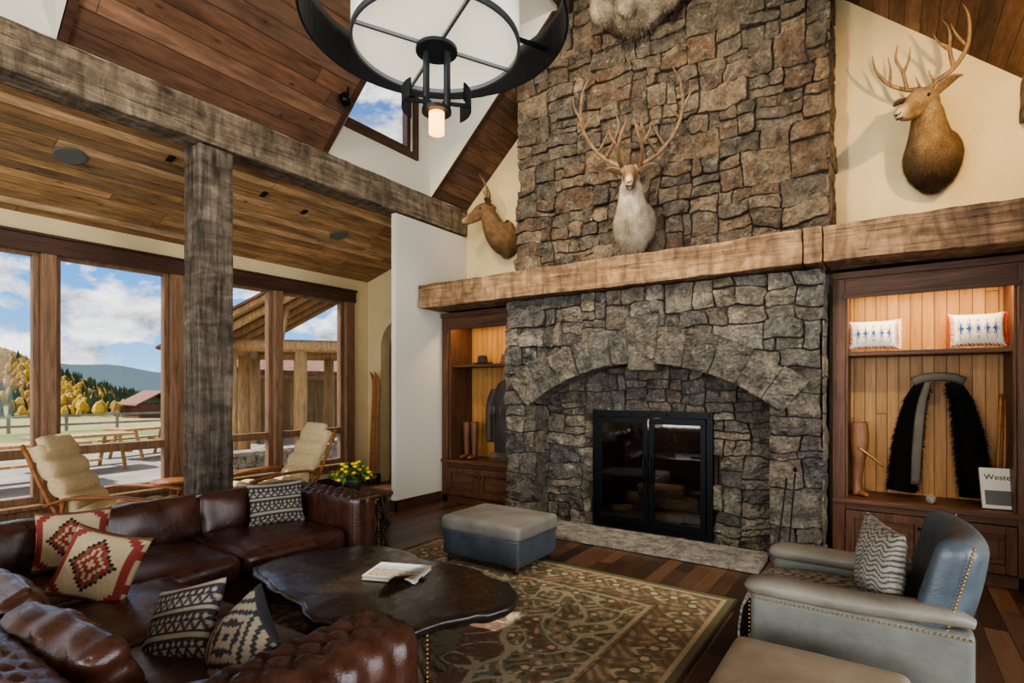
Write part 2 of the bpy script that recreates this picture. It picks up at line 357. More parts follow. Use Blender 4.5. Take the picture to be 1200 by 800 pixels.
a.obj('trim_roof_edges',m_trim)
DW0,DW1=4.76,5.64
wallgrid('wall_dormer','x',XE-.15,XE-.02,(-.3,YG),(4.2,DZ),[(0,1.2,DW0,DW1),(4.12,5.28,DW0,DW1)],m_white)
def rough_beam(name,x0,x1,y0,y1,z0,z1,mat,amp=.012,step=.12):
    L=[x1-x0,y1-y0,z1-z0]; c=((x0+x1)/2,(y0+y1)/2,(z0+z1)/2)
    v,f=softd(L[0],L[1],L[2],.009,n=int(max(L)/step))
    out=[]
    for p in v:
        q=Vector(p)+Vector(c); d=noise.noise_vector(q*1.7)*amp+noise.noise_vector(q*7)*amp*.5+noise.noise_vector(q*22)*.003; out.append(tuple(q+d))
    return mk(name,out,f,mat,None,True)
rough_beam('ceiling_beam',XE-.28,XE+.01,YB,YG-.02,3.9,4.27,m_beam,.012,.06)
rough_beam('ceiling_beam',XE2-.01,XE2+.28,YB,YG-.02,3.9,4.27,m_beam)
rough_beam('timber_post',XE-.31,XE-.01,2.52,2.84,0,3.885,m_post,.012,.06)
rough_beam('timber_post',XE2+.01,XE2+.3,-1.6,-1.3,0,3.885,m_post)
def window(name,y0,y1,zb,zm,zt,X,fr=.055,mat=m_win):
    e=empty(name,(X-.1,(y0+y1)/2,zb)); a=Acc(); w=(y1-y0)/2; h=zt-zb
    a.box(-.05,.05,-w,-w+fr,0,h).box(-.05,.05,w-fr,w,0,h).box(-.05,.05,-w+fr,w-fr,h-fr,h).box(-.05,.05,-w+fr,w-fr,0,fr+.02)
    if zm: a.box(-.055,.055,-w+fr,w-fr,zm-zb-.05,zm-zb+.05)
    a.obj('frame',mat,e,bevel=.006); box('glass',-.004,.004,-w+fr,w-fr,fr,h-fr,m_glass,e); return e
for i,(y0,y1) in enumerate(units): window('window_%d'%(i+1),y0,y1,ZB,ZM,ZT,XW)
a=Acc()
for i in range(len(units)-1): a.box(XW-.17,XW+.035,units[i][1]+.001,units[i+1][0]-.001,ZB,ZT)
a.box(XW-.17,XW+.035,5.951,6.12,ZB,ZT); a.obj('trim_mullions',m_win,bevel=.006)
a=Acc(); a.box(XW+.001,XW+.05,-3.1,6.14,ZT-.03,ZT+.15).box(XW+.001,XW+.07,-3.1,6.16,ZT+.15,ZT+.18); a.obj('trim_window_head',m_trim,bevel=.005)
a=Acc(); a.box(XW+.001,XW+.1,-3.1,6.14,ZB-.04,ZB).box(XW+.001,XW+.03,-3.1,6.12,ZB-.14,ZB-.04); a.obj('trim_window_sill',m_win,bevel=.005)
window('window_8',4.12,5.28,DW0,None,DW1,XE,.06,m_trim)
window('window_9',0,1.2,DW0,None,DW1,XE,.06,m_trim)
a=Acc()
for (y0,y1) in ((4.12,5.28),(0,1.2)):
    a.box(XE-.02,XE+.015,y0-.09,y0,DW0-.08,DW1+.08).box(XE-.02,XE+.015,y1,y1+.09,DW0-.08,DW1+.08).box(XE-.02,XE+.015,y0,y1,DW1,DW1+.08).box(XE-.02,XE+.015,y0,y1,DW0-.08,DW0)
a.obj('trim_dormer_windows',m_trim,bevel=.004)
a=Acc(); a.box(XW+.001,XW+.02,YB,YG,0,.14); a.obj('baseboard_left',m_trim)
a=Acc(); a.box(XE-.02,XE,4.96,5.84,0,.14).box(XE-.12,XE,4.96,4.98,0,.14).box(XE-.12,XE-.1,4.98,YG,0,.14); a.obj('baseboard_nib',m_trim)
a=Acc(); a.box(XW+.02,DX0,YG-.02,YG,0,.14).box(DX1,XE-.15,YG-.02,YG,0,.14); a.obj('baseboard_gable',m_trim)
# ---------------------------------------------------------------- masonry
def pack(x0,x1,z0,z1,W=(.17,.56),H=(.1,.33)):
    out=[]
    def rec(a,b,c,d):
        w=b-a;h=d-c
        mw=R(*W)*1.2; mh=R(*H)*1.2
        if w<=mw and h<=mh or (w<W[0]*1.6 and h<H[0]*1.8): out.append((a,b,c,d)); return
        if (w/mw>h/mh and w>W[0]*1.3) or h<H[0]*1.5: s=a+w*R(.3,.7); rec(a,s,c,d); rec(s,b,c,d)
        else: s=c+h*R(.3,.7); rec(a,b,c,s); rec(a,b,s,d)
    rec(x0,x1,z0,z1); return out
def stone(acc,rc,mp,D=(.0,.05),back=.06,g=.0015,res=.022,warp=True,push=None):
    a,b,c,d=rc; w=b-a;h=d-c
    def ax(p,q):
        L=q-p; k=max(2,int((L-.02)/res)); return [p+g,p+g+.001,p+g+.006]+[p+.009+(L-.018)*j/k for j in range(1,k)]+[q-g-.006,q-g-.001,q-g]
    X=ax(a,b);Z=ax(c,d); nx,nz=len(X),len(Z); d0=R(*D); ta,tb=R(-.12,.12),R(-.16,.16); sd=R(0,99); cx,cz=(a+b)/2,(c+d)/2; vs=[];fs=[]
    cor=[(R(0,.014),R(0,.011)) for _ in range(4)]
    for i,x in enumerate(X):
        for j,z in enumerate(Z):
            bi=min(i,nx-1-i); bj=min(j,nz-1-j); m=min(bi,bj)
            if m==0: dp=-back
            else:
                n1=noise.noise(Vector((x*7,z*9,sd))); n2=noise.noise(Vector((x*22,z*22,sd))); n3=noise.noise(Vector((x*50,z*50,sd)))
                dp=d0+ta*(x-cx)+tb*(z-cz)+.035*n1+.026*(abs(n2)-.3)+.01*n3
                dp=max(dp,-.02)
                if m==1: dp-=.005
            X_,Z_=x,z
            if warp:
                s_,t_=(x-a)/w,(z-c)/h; ql=(1-s_)*(1-t_);qr=s_*(1-t_);tl_=(1-s_)*t_;tr_=s_*t_
                X_+=cor[0][0]*ql**2-cor[1][0]*qr**2+cor[2][0]*tl_**2-cor[3][0]*tr_**2; Z_+=cor[0][1]*ql**2+cor[1][1]*qr**2-cor[2][1]*tl_**2-cor[3][1]*tr_**2
                X_+=.045*noise.noise(Vector((x*3.4,z*3.4,1)))+.016*noise.noise(Vector((x*12,z*12,5))); Z_+=.05*noise.noise(Vector((x*3.1,z*3.1,9)))+.016*noise.noise(Vector((x*12,z*12,15)))
            if push: X_,Z_=push(X_,Z_)
            vs.append(mp(X_,Z_,dp))
    for i in range(nx-1):
        for j in range(nz-1):
            p=i*nz+j; fs.append((p,p+nz,p+nz+1,p+1))
    acc.add((vs,fs))
chim=empty('stone_fireplace',(-2.17,5.8,0)); CM=Matrix.Translation((2.17,-5.8,0))
chU=empty('stone_chimney',(-2.17,6.1,3.0)); UM=Matrix.Translation((2.17,-6.1,-3.0))
def shifted(acc,M): acc.v=[tuple(M@Vector(p)) for p in acc.v]; return acc
SX0,SX1=-3.88,-.47; YF=5.5; YU=5.8; YR=5.78
def pushU(x,z):
    x=min(max(x,-3.93),-.445); z=max(z,3.0); return x,min(z,roofz(x)-.03)
a=Acc()
for rc in pack(-3.92,-.45,3.0,7.05,(.18,.56),(.11,.34)):
    if rc[2]>roofz((rc[0]+rc[1])/2)-.08: continue
    stone(a,rc,lambda x,z,d:(x,YU-d,z),push=pushU)
for rc in pack(YU-.01,YG,3.0,5.5): stone(a,rc,lambda y,z,d:(-.455+d*.4,min(y,YG-.005),z))
shifted(a,UM).obj('chimney_stones',m_stoneU,chU)
a=Acc(); 
g=[(-3.88,3.0),(-.48,3.0),(-.48,5.5),(XC,7.05),(-3.88,5.45)]
a.add(([(x,YU+.025,z) for x,z in g]+[(x,YG-.002,z) for x,z in g],[tuple(range(5)),tuple(range(9,4,-1))]+[(i,i+5,(i+1)%5+5,(i+1)%5) for i in range(5)]))
shifted(a,UM).obj('chimney_core',m_mortar,chU); a=Acc()
AC=-2.17; AH=1.27; AR=2.2; ACZ=-.34; SPR=ACZ+math.sqrt(AR**2-AH**2)
a.box(SX0+.03,AC-AH-.03,YF+.028,YG-.002,0,2.66).box(AC+AH+.03,SX1-.03,YF+.028,YG-.002,0,2.66).box(AC-AH-.03,AC+AH+.03,YF+.028,YG-.002,1.95,2.66)
a.box(AC-AH-.03,-2.85,YR+.028,YG-.002,0,1.95).box(-1.43,AC+AH+.03,YR+.028,YG-.002,0,1.95).box(-2.85,-1.43,YR+.028,YG-.002,1.4,1.95)
shifted(a,CM).obj('core',m_mortar,chim)
def inopen(x,z,e=0):
    if z<=SPR: return abs(x-AC)<AH+e
    return (x-AC)**2+(z-ACZ)**2<(AR+e)**2 and abs(x-AC)<AH+.03
def push(x,z):
    if z<=SPR:
        if abs(x-AC)<AH: x=AC+math.copysign(AH,x-AC)
    else:
        r=math.hypot(x-AC,z-ACZ)
        if r<AR+.06: 
            s=(AR+.06)/max(r,.01); x=AC+(x-AC)*s; z=ACZ+(z-ACZ)*s
    return min(max(x,SX0-.01),SX1+.01),min(z,2.66)
a=Acc()
for rc in pack(SX0,SX1,0,2.66,(.18,.54),(.11,.34)):
    cx,cz=(rc[0]+rc[1])/2,(rc[2]+rc[3])/2
    if inopen(cx,cz): continue
    stone(a,rc,lambda x,z,d:(x,YF-d,z),(0,.045),back=.16,push=push)
for rc in pack(YF+.03,YR+.06,0,SPR+.1,(.3,.5),(.1,.26)): stone(a,rc,lambda y,z,d:(AC-AH-.01+d*.3,y,z),(0,.02),back=.02)
for rc in pack(YF+.03,YR+.06,0,SPR+.1,(.3,.5),(.1,.26)): stone(a,rc,lambda y,z,d:(AC+AH+.01-d*.3,y,z),(0,.02),back=.02)
for rc in pack(YF-.01,YG-.62,0,2.66): stone(a,rc,lambda y,z,d:(SX1+d*.3,y,z),back=.03)
def push2(x,z):
    if -2.8<x<-1.48 and z<1.34:
        dx=min(x+2.8,-1.48-x); dz=1.34-z
        if dx<dz: x=-2.8 if x<AC else -1.48
        else: z=1.34
    return x,z
for rc in pack(AC-AH,AC+AH,0,1.95,(.16,.45),(.1,.3)):
    cx,cz=(rc[0]+rc[1])/2,(rc[2]+rc[3])/2
    if -2.8<cx<-1.48 and cz<1.34: continue
    stone(a,rc,lambda x,z,d:(x,YR-d,z),(0,.035),push=push2)
shifted(a,CM).obj('surround_stones',m_stoneL,chim)
a=Acc(); N=12; ang=[-38.5]
ws=[R(.7,1.3) for _ in range(N)]; ws[6]=1.4; T=sum(ws)
for w in ws: ang.append(ang[-1]+77*w/T)
for i in range(N):
    a0,a1=math.radians(ang[i]),math.radians(ang[i+1]); tk=R(.32,.42) if i!=6 else .5; r0=AR if i!=6 else AR-.07
    def mp(s,r,d): return (AC+r*math.sin(s/2.4),YF-d,ACZ+r*math.cos(s/2.4))
    stone(a,(a0*2.4,a1*2.4,r0,AR+tk),mp,(.04,.08),.32,warp=False)
shifted(a,CM).obj('arch_voussoirs',m_stoneL,chim)
a=Acc(); a.box(-2.82,-1.46,6.38,6.4,0,1.4).box(-2.83,-2.8,YR+.05,6.4,0,1.4).box(-1.48,-1.45,YR+.05,6.4,0,1.4).box(-2.82,-1.46,YR+.05,6.4,1.36,1.39).box(-2.82,-1.46,YR,6.4,0,.05)
kb=NT('firebrick',.9); bv=kb.N('ShaderNodeTexBrick'); kb.I(bv.inputs['Vector'],kb.com(kb.sep(kb.co())[0],kb.sep(kb.co())[2],0.)); bv.inputs['Scale'].default_value=4.; bv.inputs['Color1'].default_value=hx('3a2e27'); bv.inputs['Color2'].default_value=hx('4a3a30'); bv.inputs['Mortar'].default_value=hx('1c1815'); kb.P('Base Color',bv.outputs[0])
shifted(a,CM).obj('firebox_lining',kb.m,chim)
a=Acc()
for (x0,x1) in ((-3.42,-2.6),(-2.6,-1.75),(-1.75,-.92)): stone(a,(x0,x1,5.05,5.7),lambda x,y,d:(x,y,.035+d*.2),(0,.01),.14,warp=False)
a.obj('hearth_slab',m_hearth)
fd=empty('fireplace_doors',(-2.14,YR-.05,.045))
a=Acc(); a.box(-.67,.67,-.02,.05,1.24,1.31).box(-.67,-.61,-.02,.05,0,1.24).box(.61,.67,-.02,.05,0,1.24).box(-.61,.61,-.02,.05,0,.05)
for s in (-1,1):
    x0,x1=(-.605,-.005) if s<0 else (.005,.605)
    a.box(x0,x1,-.04,0,1.17,1.235).box(x0,x1,-.04,0,.055,.13).box(x0,x0+.055,-.04,0,.13,1.17).box(x1-.055,x1,-.04,0,.13,1.17)
    hxp=s*.035; a.tube([(hxp,-.04,.55),(hxp,-.09,.57),(hxp,-.09,.78),(hxp,-.04,.8)],[.009]*4,8)
for x in (-.64,-.4,-.2,0,.2,.4,.64): a.sph((x,-.02,1.275),.012,8,6)
a.obj('door_frame',m_iron,fd,bevel=.004)
a=Acc(); a.box(-.55,-.06,-.022,-.016,.13,1.17).box(.06,.55,-.022,-.016,.13,1.17); a.obj('door_glass',m_fglass,fd)
lg=empty('firewood_stack',(-2.14,6.0,.05)); a=Acc(); rs=random.Random(8)
m_bark=wood_mat('firewood_bark','7a5f44','c0a580',0,2.,.9)
for (x,y,z,l,r,t) in [(-.25,0,.12,.5,.08,.1),(.2,.08,.12,.5,.08,-.1),(0,-.1,.1,.55,.075,.05),(-.1,.02,.27,.5,.075,-.2),(.2,0,.28,.42,.07,.15),(.05,-.04,.41,.45,.07,.25)]:
    a.tube([(x-l*math.cos(t)/1.8,y-l*math.sin(t)/2,z),(x,y,z+.01),(x+l*math.cos(t)/1.8,y+l*math.sin(t)/2,z)],[r,r*1.05,r],10,3,jit=.012)
a.obj('logs',m_bark,lg,True); a=Acc()
for x in (-.45,-.25,-.05,.15,.35,.5): a.box(x-.01,x+.01,-.18,.2,.02,.045)
a.box(-.5,.55,-.19,-.17,.0,.1); a.obj('grate',m_iron,lg)
tl=empty('fireplace_poker',(-.72,5.2,.0)); a=Acc()
a.tube([(0,0,0),(.02,.1,.45),(.04,.19,.85)],[.007,.007,.007],8,3).sph((.04,.195,.88),.02); a.tube([(-.1,.02,0),(-.06,.11,.42),(-.03,.2,.8)],[.007]*3,8,3)
a.obj('iron',m_iron,tl,True)
me_=empty('mantel_beam',(0,0,0))
o=rough_beam('timber_left',XE+.01,-.62,5.36,YG-.64,2.68,2.99,m_mantel,.014,.05); o.parent=me_
o=rough_beam('timber_key',-.61,-.47,5.35,YG-.64,2.675,2.995,m_mantel,.01,.05); o.parent=me_
o=rough_beam('timber_right',-.46,XE2-.01,5.36,YG-.64,2.68,2.99,m_mantel,.014,.05); o.parent=me_
box('timber_ledge',XE+.01,-3.95,5.8,YG-.01,2.7,2.97,m_trim,me_); box('timber_ledge_r',-.42,XE2-.01,5.8,YG-.01,2.7,2.97,m_trim,me_)
# ---------------------------------------------------------------- built-in bookcases
def bookcase(x0,x1,zc=.6,sz=1.92):
    e=empty('built_in_bookcase',((x0+x1)/2,5.85,0)); w=(x1-x0)/2; D=.56; f=.1
    a=Acc(); a.box(-w,-w+f,0,.04,0,2.66).box(w-f,w,0,.04,0,2.66); a.box(-w+f,-w+f+.02,.04,D,zc,2.5).box(w-f-.02,w-f,.04,D,zc,2.5); a.obj('stiles',m_cab,e,bevel=.004)
    a=Acc(); a.box(-w+f,w-f,0,.04,2.44,2.66).box(-w+f-.02,w-f+.02,-.015,0,2.42,2.46).box(-w+f,w-f,.04,D,2.5,2.53).box(-w,w,-.03,0,2.6,2.66); a.obj('header',m_cabx,e,bevel=.004)
    a=Acc(); a.box(-w,w,-.035,D,zc-.04,zc).box(-w+f,w-f,.1,D,sz-.02,sz+.02).box(-w+f,w-f,0,.03,zc-.1,zc-.04).box(-w+.0,w,0,.03,0,.1); a.obj('shelves',m_cabx,e,bevel=.004)
    box('back_planks',-w+f,w-f,D-.03,D,zc,2.5,m_cabback,e)
    a=Acc(); p=Acc()
    for s in (0,1):
        a0=-w+f+.005 if s==0 else .005; a1=-.005 if s==0 else w-f-.005
        z0,z1=.11,zc-.105
        a.box(a0,a0+.07,-.02,.02,z0,z1).box(a1-.07,a1,-.02,.02,z0,z1).box(a0+.07,a1-.07,-.02,.02,z1-.07,z1).box(a0+.07,a1-.07,-.02,.02,z0,z0+.07)
        p.box(a0+.07,a1-.07,0,.015,z0+.07,z1-.07).box(a0+.11,a1-.11,-.012,0,z0+.11,z1-.11)
    a.obj('door_rails',m_cab,e,bevel=.004); p.obj('door_panels',m_cabx,e,bevel=.01)
    a=Acc(); a.sph((-.04,-.03,zc-.2),.014).sph((.04,-.03,zc-.2),.014); a.obj('knobs',m_iron,e,True)
    L=bpy.data.lights.new('shelf_light','AREA'); L.shape='RECTANGLE'; L.size=2*w-.3; L.size_y=.04; L.energy=13 if x0>-3 else 6; L.color=(1,.7,.38)
    lo=bpy.data.objects.new('shelf_light',L); scene.collection.objects.link(lo); lo.parent=e; lo.location=(0,.1,2.49); lo.rotation_euler=(math.radians(15),0,0)
    return e
bookcase(XE+.005,SX0-.02); bookcase(SX1+.04,XE2-.005)
# ---------------------------------------------------------------- rug
def hxa(h): return np.array(hx(h)[:3])
X0,X1,Y0,Y1=-3.95,-.93,.55,4.36; nx,ny=380,470
gx,gy=np.meshgrid(np.linspace(X0,X1,nx),np.linspace(Y0,Y1,ny),indexing='ij')
u=np.abs(gx-(X0+X1)/2); v=np.abs(gy-(Y0+Y1)/2); e=np.minimum((X1-X0)/2-u,(Y1-Y0)/2-v)
col=np.zeros((nx,ny,3)); base=hxa('84805f'); col[:]=base
def put(mask,c): col[mask]=hxa(c)
w1=np.sin(u*15+1.8*np.sin(v*11))+np.sin(v*15+1.8*np.sin(u*11)); put(np.abs(w1)<.22,'bfb088'); put(w1>1.4,'8c6048'); put(w1<-1.3,'a58a5e')
w2=np.sin(u*41+2*np.sin(v*19))*np.sin(v*41+2*np.sin(u*23)); put((w2>.6)&(np.abs(w1)>.28),'656648'); put((w2<-.6)&(np.abs(w1)>.28),'c2b18e')
rr=np.sqrt((u*1.1)**2+(v*.85)**2)*(1+.07*np.cos(8*np.arctan2(v,u+1e-6))); md=rr<.62
put(md,'85604a'); put(md&(np.abs(w1)<.3),'c0ad84'); put(md&(w2>.5),'84805f'); put(md&(rr>.57),'bba982'); put((rr<.3),'84805f'); put((rr<.3)&(w2>.4),'8c5a44')
fl=(np.hypot((u*3.4)%1-.5,(v*3.4)%1-.5)); put((fl<.14)&(rr>.62),'90604a'); put((fl<.08)&(rr>.62),'d0c09c')
b=e<.5; put(b,'93745a'); put(b&(w2>.4),'b09a72'); put(b&(w2<-.45),'74704f')
s=np.where((X1-X0)/2-u<(Y1-Y0)/2-v,v,u)
bw=np.sin(s*20)*.1; put(b&(np.abs(e-.25-bw)<.018),'c6b48a'); f2=np.hypot(((s*20/math.pi+.5)%1-.5)*math.pi/20,e-.25); put(b&(f2<.055),'74714f'); put(b&(f2<.028),'d0c098')
f3=np.hypot(((s*40/math.pi)%1-.5)*math.pi/40,e-.25+np.sin(s*20)*.09); put(b&(f3<.018),'a8946a')
put((e<.52)&(e>.49),'bda982'); put((e<.47)&(e>.455),'57513f'); put((e<.07),'74714f'); put((e<.1)&(e>.07),'bda982'); put(e<.02,'4a4335')
lum=col.mean(2,keepdims=True)*np.array([1.03,1.,.88]); col=(col*.65+lum*.35)*.92
wear=np.array([[noise.noise(Vector((gx[i,j]*3,gy[i,j]*3,1))) for j in range(0,ny,10)] for i in range(0,nx,10)]); wear=np.kron(wear,np.ones((10,10)))[:nx,:ny,None]
rn=np.random.rand(nx,ny,1)*.35+.83+wear*.1; col=np.clip(col*rn,0,1)
V=np.stack([gx,gy,.013+0*gx],-1).reshape(-1,3).tolist(); F=[(i*ny+j,(i+1)*ny+j,(i+1)*ny+j+1,i*ny+j+1) for i in range(nx-1) for j in range(ny-1)]
o=mk('area_rug',V,F,m_rugm); c4=np.concatenate([col.reshape(-1,3),np.ones((nx*ny,1))],1); setcol(o.data,c4)
m=o.modifiers.new('t','SOLIDIFY'); m.thickness=.012; m.offset=-1
# ---------------------------------------------------------------- sectional sofa
sf=empty('sectional_sofa',(-3.4,1.4,.014))
def P(x,y,z): return (x+3.4,y-1.4,z)
def tuft(A=.022,s=.13):
    def fn(v,u):
        if u[2]>.2 or abs(u[0])>.95 or abs(u[1])>.95:
            a=v[0]/s; b=v[1]/s; t=abs(math.sin(math.pi*(a+b)/1.0))*abs(math.sin(math.pi*(a-b)/1.0))
            k=(t**.45)-.75
            v=v.copy(); v[2]+=A*k*max(0,u[2]); v[0]+=A*.5*k*np.sign(u[0])*(abs(u[0])>.9); v[1]+=A*.5*k*np.sign(u[1])*(abs(u[1])>.9)
        return v
    return fn
soft('base_long',P(-4.1,1.6,.19),(.98,2.75,.2),.03,m_leather,sf); soft('base_return',P(-2.98,.98,.19),(2.86,1.12,.2),.03,m_leather,sf)
soft('back_long',P(-4.6,1.65,.42),(.2,2.75,.62),.06,m_leather,sf,n=30,wr=.004)
soft('back_return',P(-3.1,.5,.42),(3.2,.22,.62),.07,m_leather,sf,n=90,fn=tuft(.02,.11))
soft('arm_far',P(-4.1,2.98,.42),(1.2,.26,.62),.06,m_leather,sf,n=50,fn=tuft(.02,.1))
soft('arm_near',P(-1.68,1.0,.38),(.36,1.22,.6),.12,m_leather,sf,n=60,fn=tuft(.028,.12))
kw=dict(puff=(.01,.01,.03),wr=.008,n=14)
soft('seat_a',P(-3.98,2.42,.38),(.86,.84,.18),.06,m_leather,sf,seed=1,**kw)
soft('seat_b',P(-3.98,1.57,.38),(.86,.84,.18),.06,m_leather,sf,seed=2,**kw)
soft('seat_corner',P(-4.05,.88,.38),(.9,.55,.18),.06,m_leather,sf,seed=3,**kw)
soft('seat_c',P(-3.15,1.08,.38),(.86,.92,.18),.06,m_leather,sf,seed=4,**kw)
soft('seat_d',P(-2.28,1.08,.38),(.86,.92,.18),.06,m_leather,sf,seed=5,**kw)
def creased(seed):
    def fn(v,u):
        w=noise.noise(Vector((v[0]*5+seed,v[1]*2,v[2]*14))); v=v.copy(); k=.012*(1-abs(w))**6; 
        v[1]-=k*np.sign(u[1])*(abs(u[1])>.5); v[0]-=k*np.sign(u[0])*(abs(u[0])>.8); return v
    return fn
for i,y in enumerate((2.45,1.72,.98)): soft('back_cushion_%d'%i,P(-4.4,y,.6),(.18,.73,.32),.05,m_leather,sf,rot=(0,-.12,0),puff=(.03,.01,.015),wr=.012,n=18,seed=i+7)
for i,x in enumerate((-3.95,-3.2,-2.42)): soft('loose_cushion_%d'%i,P(x,.72,.59),(.7,.14,.35),.04,m_leather,sf,rot=(.32,0,.1*(i-1)),puff=(.0,.055,.0),wr=.016,n=30,seed=i+17,fn=creased(i))
a=Acc()
for i in range(60): a.sph(P(-1.495,.42+i*.02,.2+0),.006,6,4)
for i in range(24): a.sph(P(-1.495,1.58,.2+i*.018),.006,6,4); 
for i in range(22): a.sph(P(-3.495,3.11,.12+i*.024),.007,6,4); a.sph(P(-3.495,2.86,.12+i*.024),.007,6,4)
for i in range(12): a.sph(P(-3.493,2.87+i*.022,.7),.007,6,4)
for i in range(56): a.sph(P(-4.69+i*.0215,3.112,.66),.007,6,4)
a.obj('nailheads',m_brass,sf,True)
a=Acc()
for (x,y) in [(-4.6,.5),(-4.6,3.0),(-3.65,3.0),(-3.65,1.6),(-1.6,.5),(-1.6,1.5)]: a.lathe(P(x,y,0),[(.0,0),(.025,0),(.035,.1),(0,.1)],10)
a.obj('feet',m_cab,sf,True)
def q(x,n): return round(x*n)/n
RD,CR,BK,RU=hx('7f3a34'),hx('ab9d7e'),hx('2d2826'),hx('755140')
def pat_kilim(u,v):
    a=abs(q(u,11));b=abs(q(v,11)); d=a+b*.8
    if abs(v)>.88: return RU
    if d<.14: return CR
    if d<.3: return RD
    if d<.4: return CR
    if d<.58: return RD if int(a*11)%3 else RU
    if d<.64: return BK
    if .8<a<.92 and b<.5: return RD
    if 1.25<d<1.5: return RD
    return CR
def pat_bw(u,v):
    k=int((v+1)*4.5); z=abs(((u*4+.5)%1)-.5)*2; f=((v+1)*4.5)%1
    dk,lt=hx('3b3a3f'),hx('9a9280')
    if k%3==0: return dk if abs(f-z)<.3 else lt
    if k%3==1: return lt if abs(((u*6)%1)-.5)+abs(f-.5)<.35 else dk
    return dk if f<.25 or f>.75 else lt
def pat_bw2(u,v):
    a=abs(q(u,12));b=abs(q(v,12)); d=(a*1.0+b)
    dk,lt=hx('404044'),hx('9c9482')
    if abs(v)>.88: return dk
    return dk if int(d*12)%5 in (0,1) else lt
def pat_bead(u,v):
    w,bl,rd=hx('cfcdc5'),hx('2f4f8c'),hx('a03a30')
    if abs(u)>.9 or abs(v)>.88: return rd if int((u+v)*14)%2 else w
    x=abs(((u*3+.5)%1)-.5); y=abs(q(v,8)); 
    if x+y*.6<.22 and y<.6: return bl
    if .3<x+y*.5<.36: return bl
    return w
def pat_knit(u,v): 
    t=math.sin(v*52+2.4*math.sin(u*17)+2*noise.noise(Vector((u*6,v*6,0)))); return hx('aaa598') if t>-.35 else hx('5c5852')
rx=math.radians
pl=[('kilim_pillow',(-4.1,1.22,.68),(rx(74),0,rx(64)),.38,.36,.15,pat_kilim),('kilim_pillow',(-3.44,1.14,.66),(rx(66),rx(12),rx(36)),.41,.38,.16,pat_kilim),
 ('woven_pillow',(-4.15,2.6,.66),(rx(75),0,rx(72)),.44,.35,.14,pat_bw),('woven_pillow',(-2.48,1.12,.6),(rx(56),rx(-16),rx(18)),.38,.33,.14,pat_bw),('woven_pillow',(-2.12,1.17,.59),(rx(50),rx(18),rx(-20)),.38,.33,.14,pat_bw2)]
for n_,c,r,W,H,T,p_ in pl: pillow(n_,c,r,W,H,T,p_,m_attr)
# ---------------------------------------------------------------- coffee table
ct=empty('coffee_table',(-2.5,2.22,.014))
k=NT('burl_tabletop',.2); v=k.co(); n1=k.noise(v,3,6,.6,2.5); k.P('Base Color',k.ramp(n1,[(.3,'13100e'),(.55,'261d18'),(.75,'3d2e24')])); k.P('Coat Weight',.4); k.P('Coat Roughness',.18); k.P('Roughness',k.ramp(k.noise(v,14,4),[(.3,.2),(.7,.45)])); k.bump(n1,.18,.01); m_top=k.m
out=[(-.9,-.12),(-.84,-.3),(-.52,-.42),(-.15,-.47),(.1,-.55),(.42,-.5),(.62,-.42),(.7,-.22),(.8,-.02),(.87,.14),(.77,.34),(.52,.44),(.3,.52),(.0,.47),(-.3,.52),(-.62,.48),(-.75,.32),(-.84,.1)]
O=catmull([np.array(p) for p in out+[out[0]]],5)[:-1]; O=[p+np.array((noise.noise(Vector((p[0]*9,p[1]*9,0)))*.035,noise.noise(Vector((p[0]*9,p[1]*9,4)))*.035)) for p in O]; n=len(O)
vs=[];fs=[]
for (s,z) in ((0,.448),(.5,.449),(.93,.449),(.985,.445),(1,.43),(.985,.405),(.95,.38),(.6,.375),(0,.375)):
    for p in O: vs.append((p[0]*s,p[1]*s,z+(.006*noise.noise(Vector((p[0]*12,p[1]*12,z*40))) if .9<s else 0)))
for i in range(8):
    for j in range(n): a_=i*n+j;b_=i*n+(j+1)%n; fs.append((a_,a_+n,b_+n,b_))
mk('slab_top',vs,fs,m_top,ct,True)
a=Acc(); m_root=wood_mat('root_wood','2a2019','5c4836',2,1.5,.6,.5,.8)
a.tube([(0.3,-.05,0),(.3,-.05,.08),(.28,-.04,.2),(.3,0,.3),(.34,0,.39)],[.17,.13,.1,.13,.22],16,5,jit=.04)
for t in range(7):
    an=t*.9; a.tube([(.3+.24*math.cos(an),-.05+.2*math.sin(an),.0),(.3+.13*math.cos(an),-.05+.12*math.sin(an),.07),(.3+.06*math.cos(an),-.05+.06*math.sin(an),.2),(.3+.14*math.cos(an+.5),.14*math.sin(an+.5),.38)],[.03,.04,.045,.04],8,4,jit=.02)
a.tube([(-.45,.05,0),(-.46,.05,.1),(-.44,.03,.22),(-.46,.02,.39)],[.12,.1,.09,.17],14,5,jit=.04)
for t in range(5):
    an=t*1.26+.3; a.tube([(-.45+.2*math.cos(an),.05+.16*math.sin(an),.0),(-.45+.1*math.cos(an),.05+.1*math.sin(an),.08),(-.45+.05*math.cos(an),.04,.25),(-.45+.13*math.cos(an),.02+.1*math.sin(an),.38)],[.028,.035,.04,.03],8,4,jit=.02)
a.obj('root_base',m_root,ct,True)
bk=empty('picture_book',(-2.46,2.34,.466),(0,0,rx(22)))
def pat_cover(u,v):
    if abs(u)>.9 or v>.55 or v<-.9: return hx('c4c2bb')
    hgt=.1+.3*noise.noise(Vector((u*2.5,0,2)))+.12*noise.noise(Vector((u*9,0,2)))
    if v>hgt: return hx('9aaab4')
    return hx('a3967f') if noise.noise(Vector((u*7,v*7,2)))>-.1 else hx('857b6c')
n=50; vs=[(-.17+.34*i/n,-.13+.26*j/n,.0275) for i in range(n+1) for j in range(n+1)]
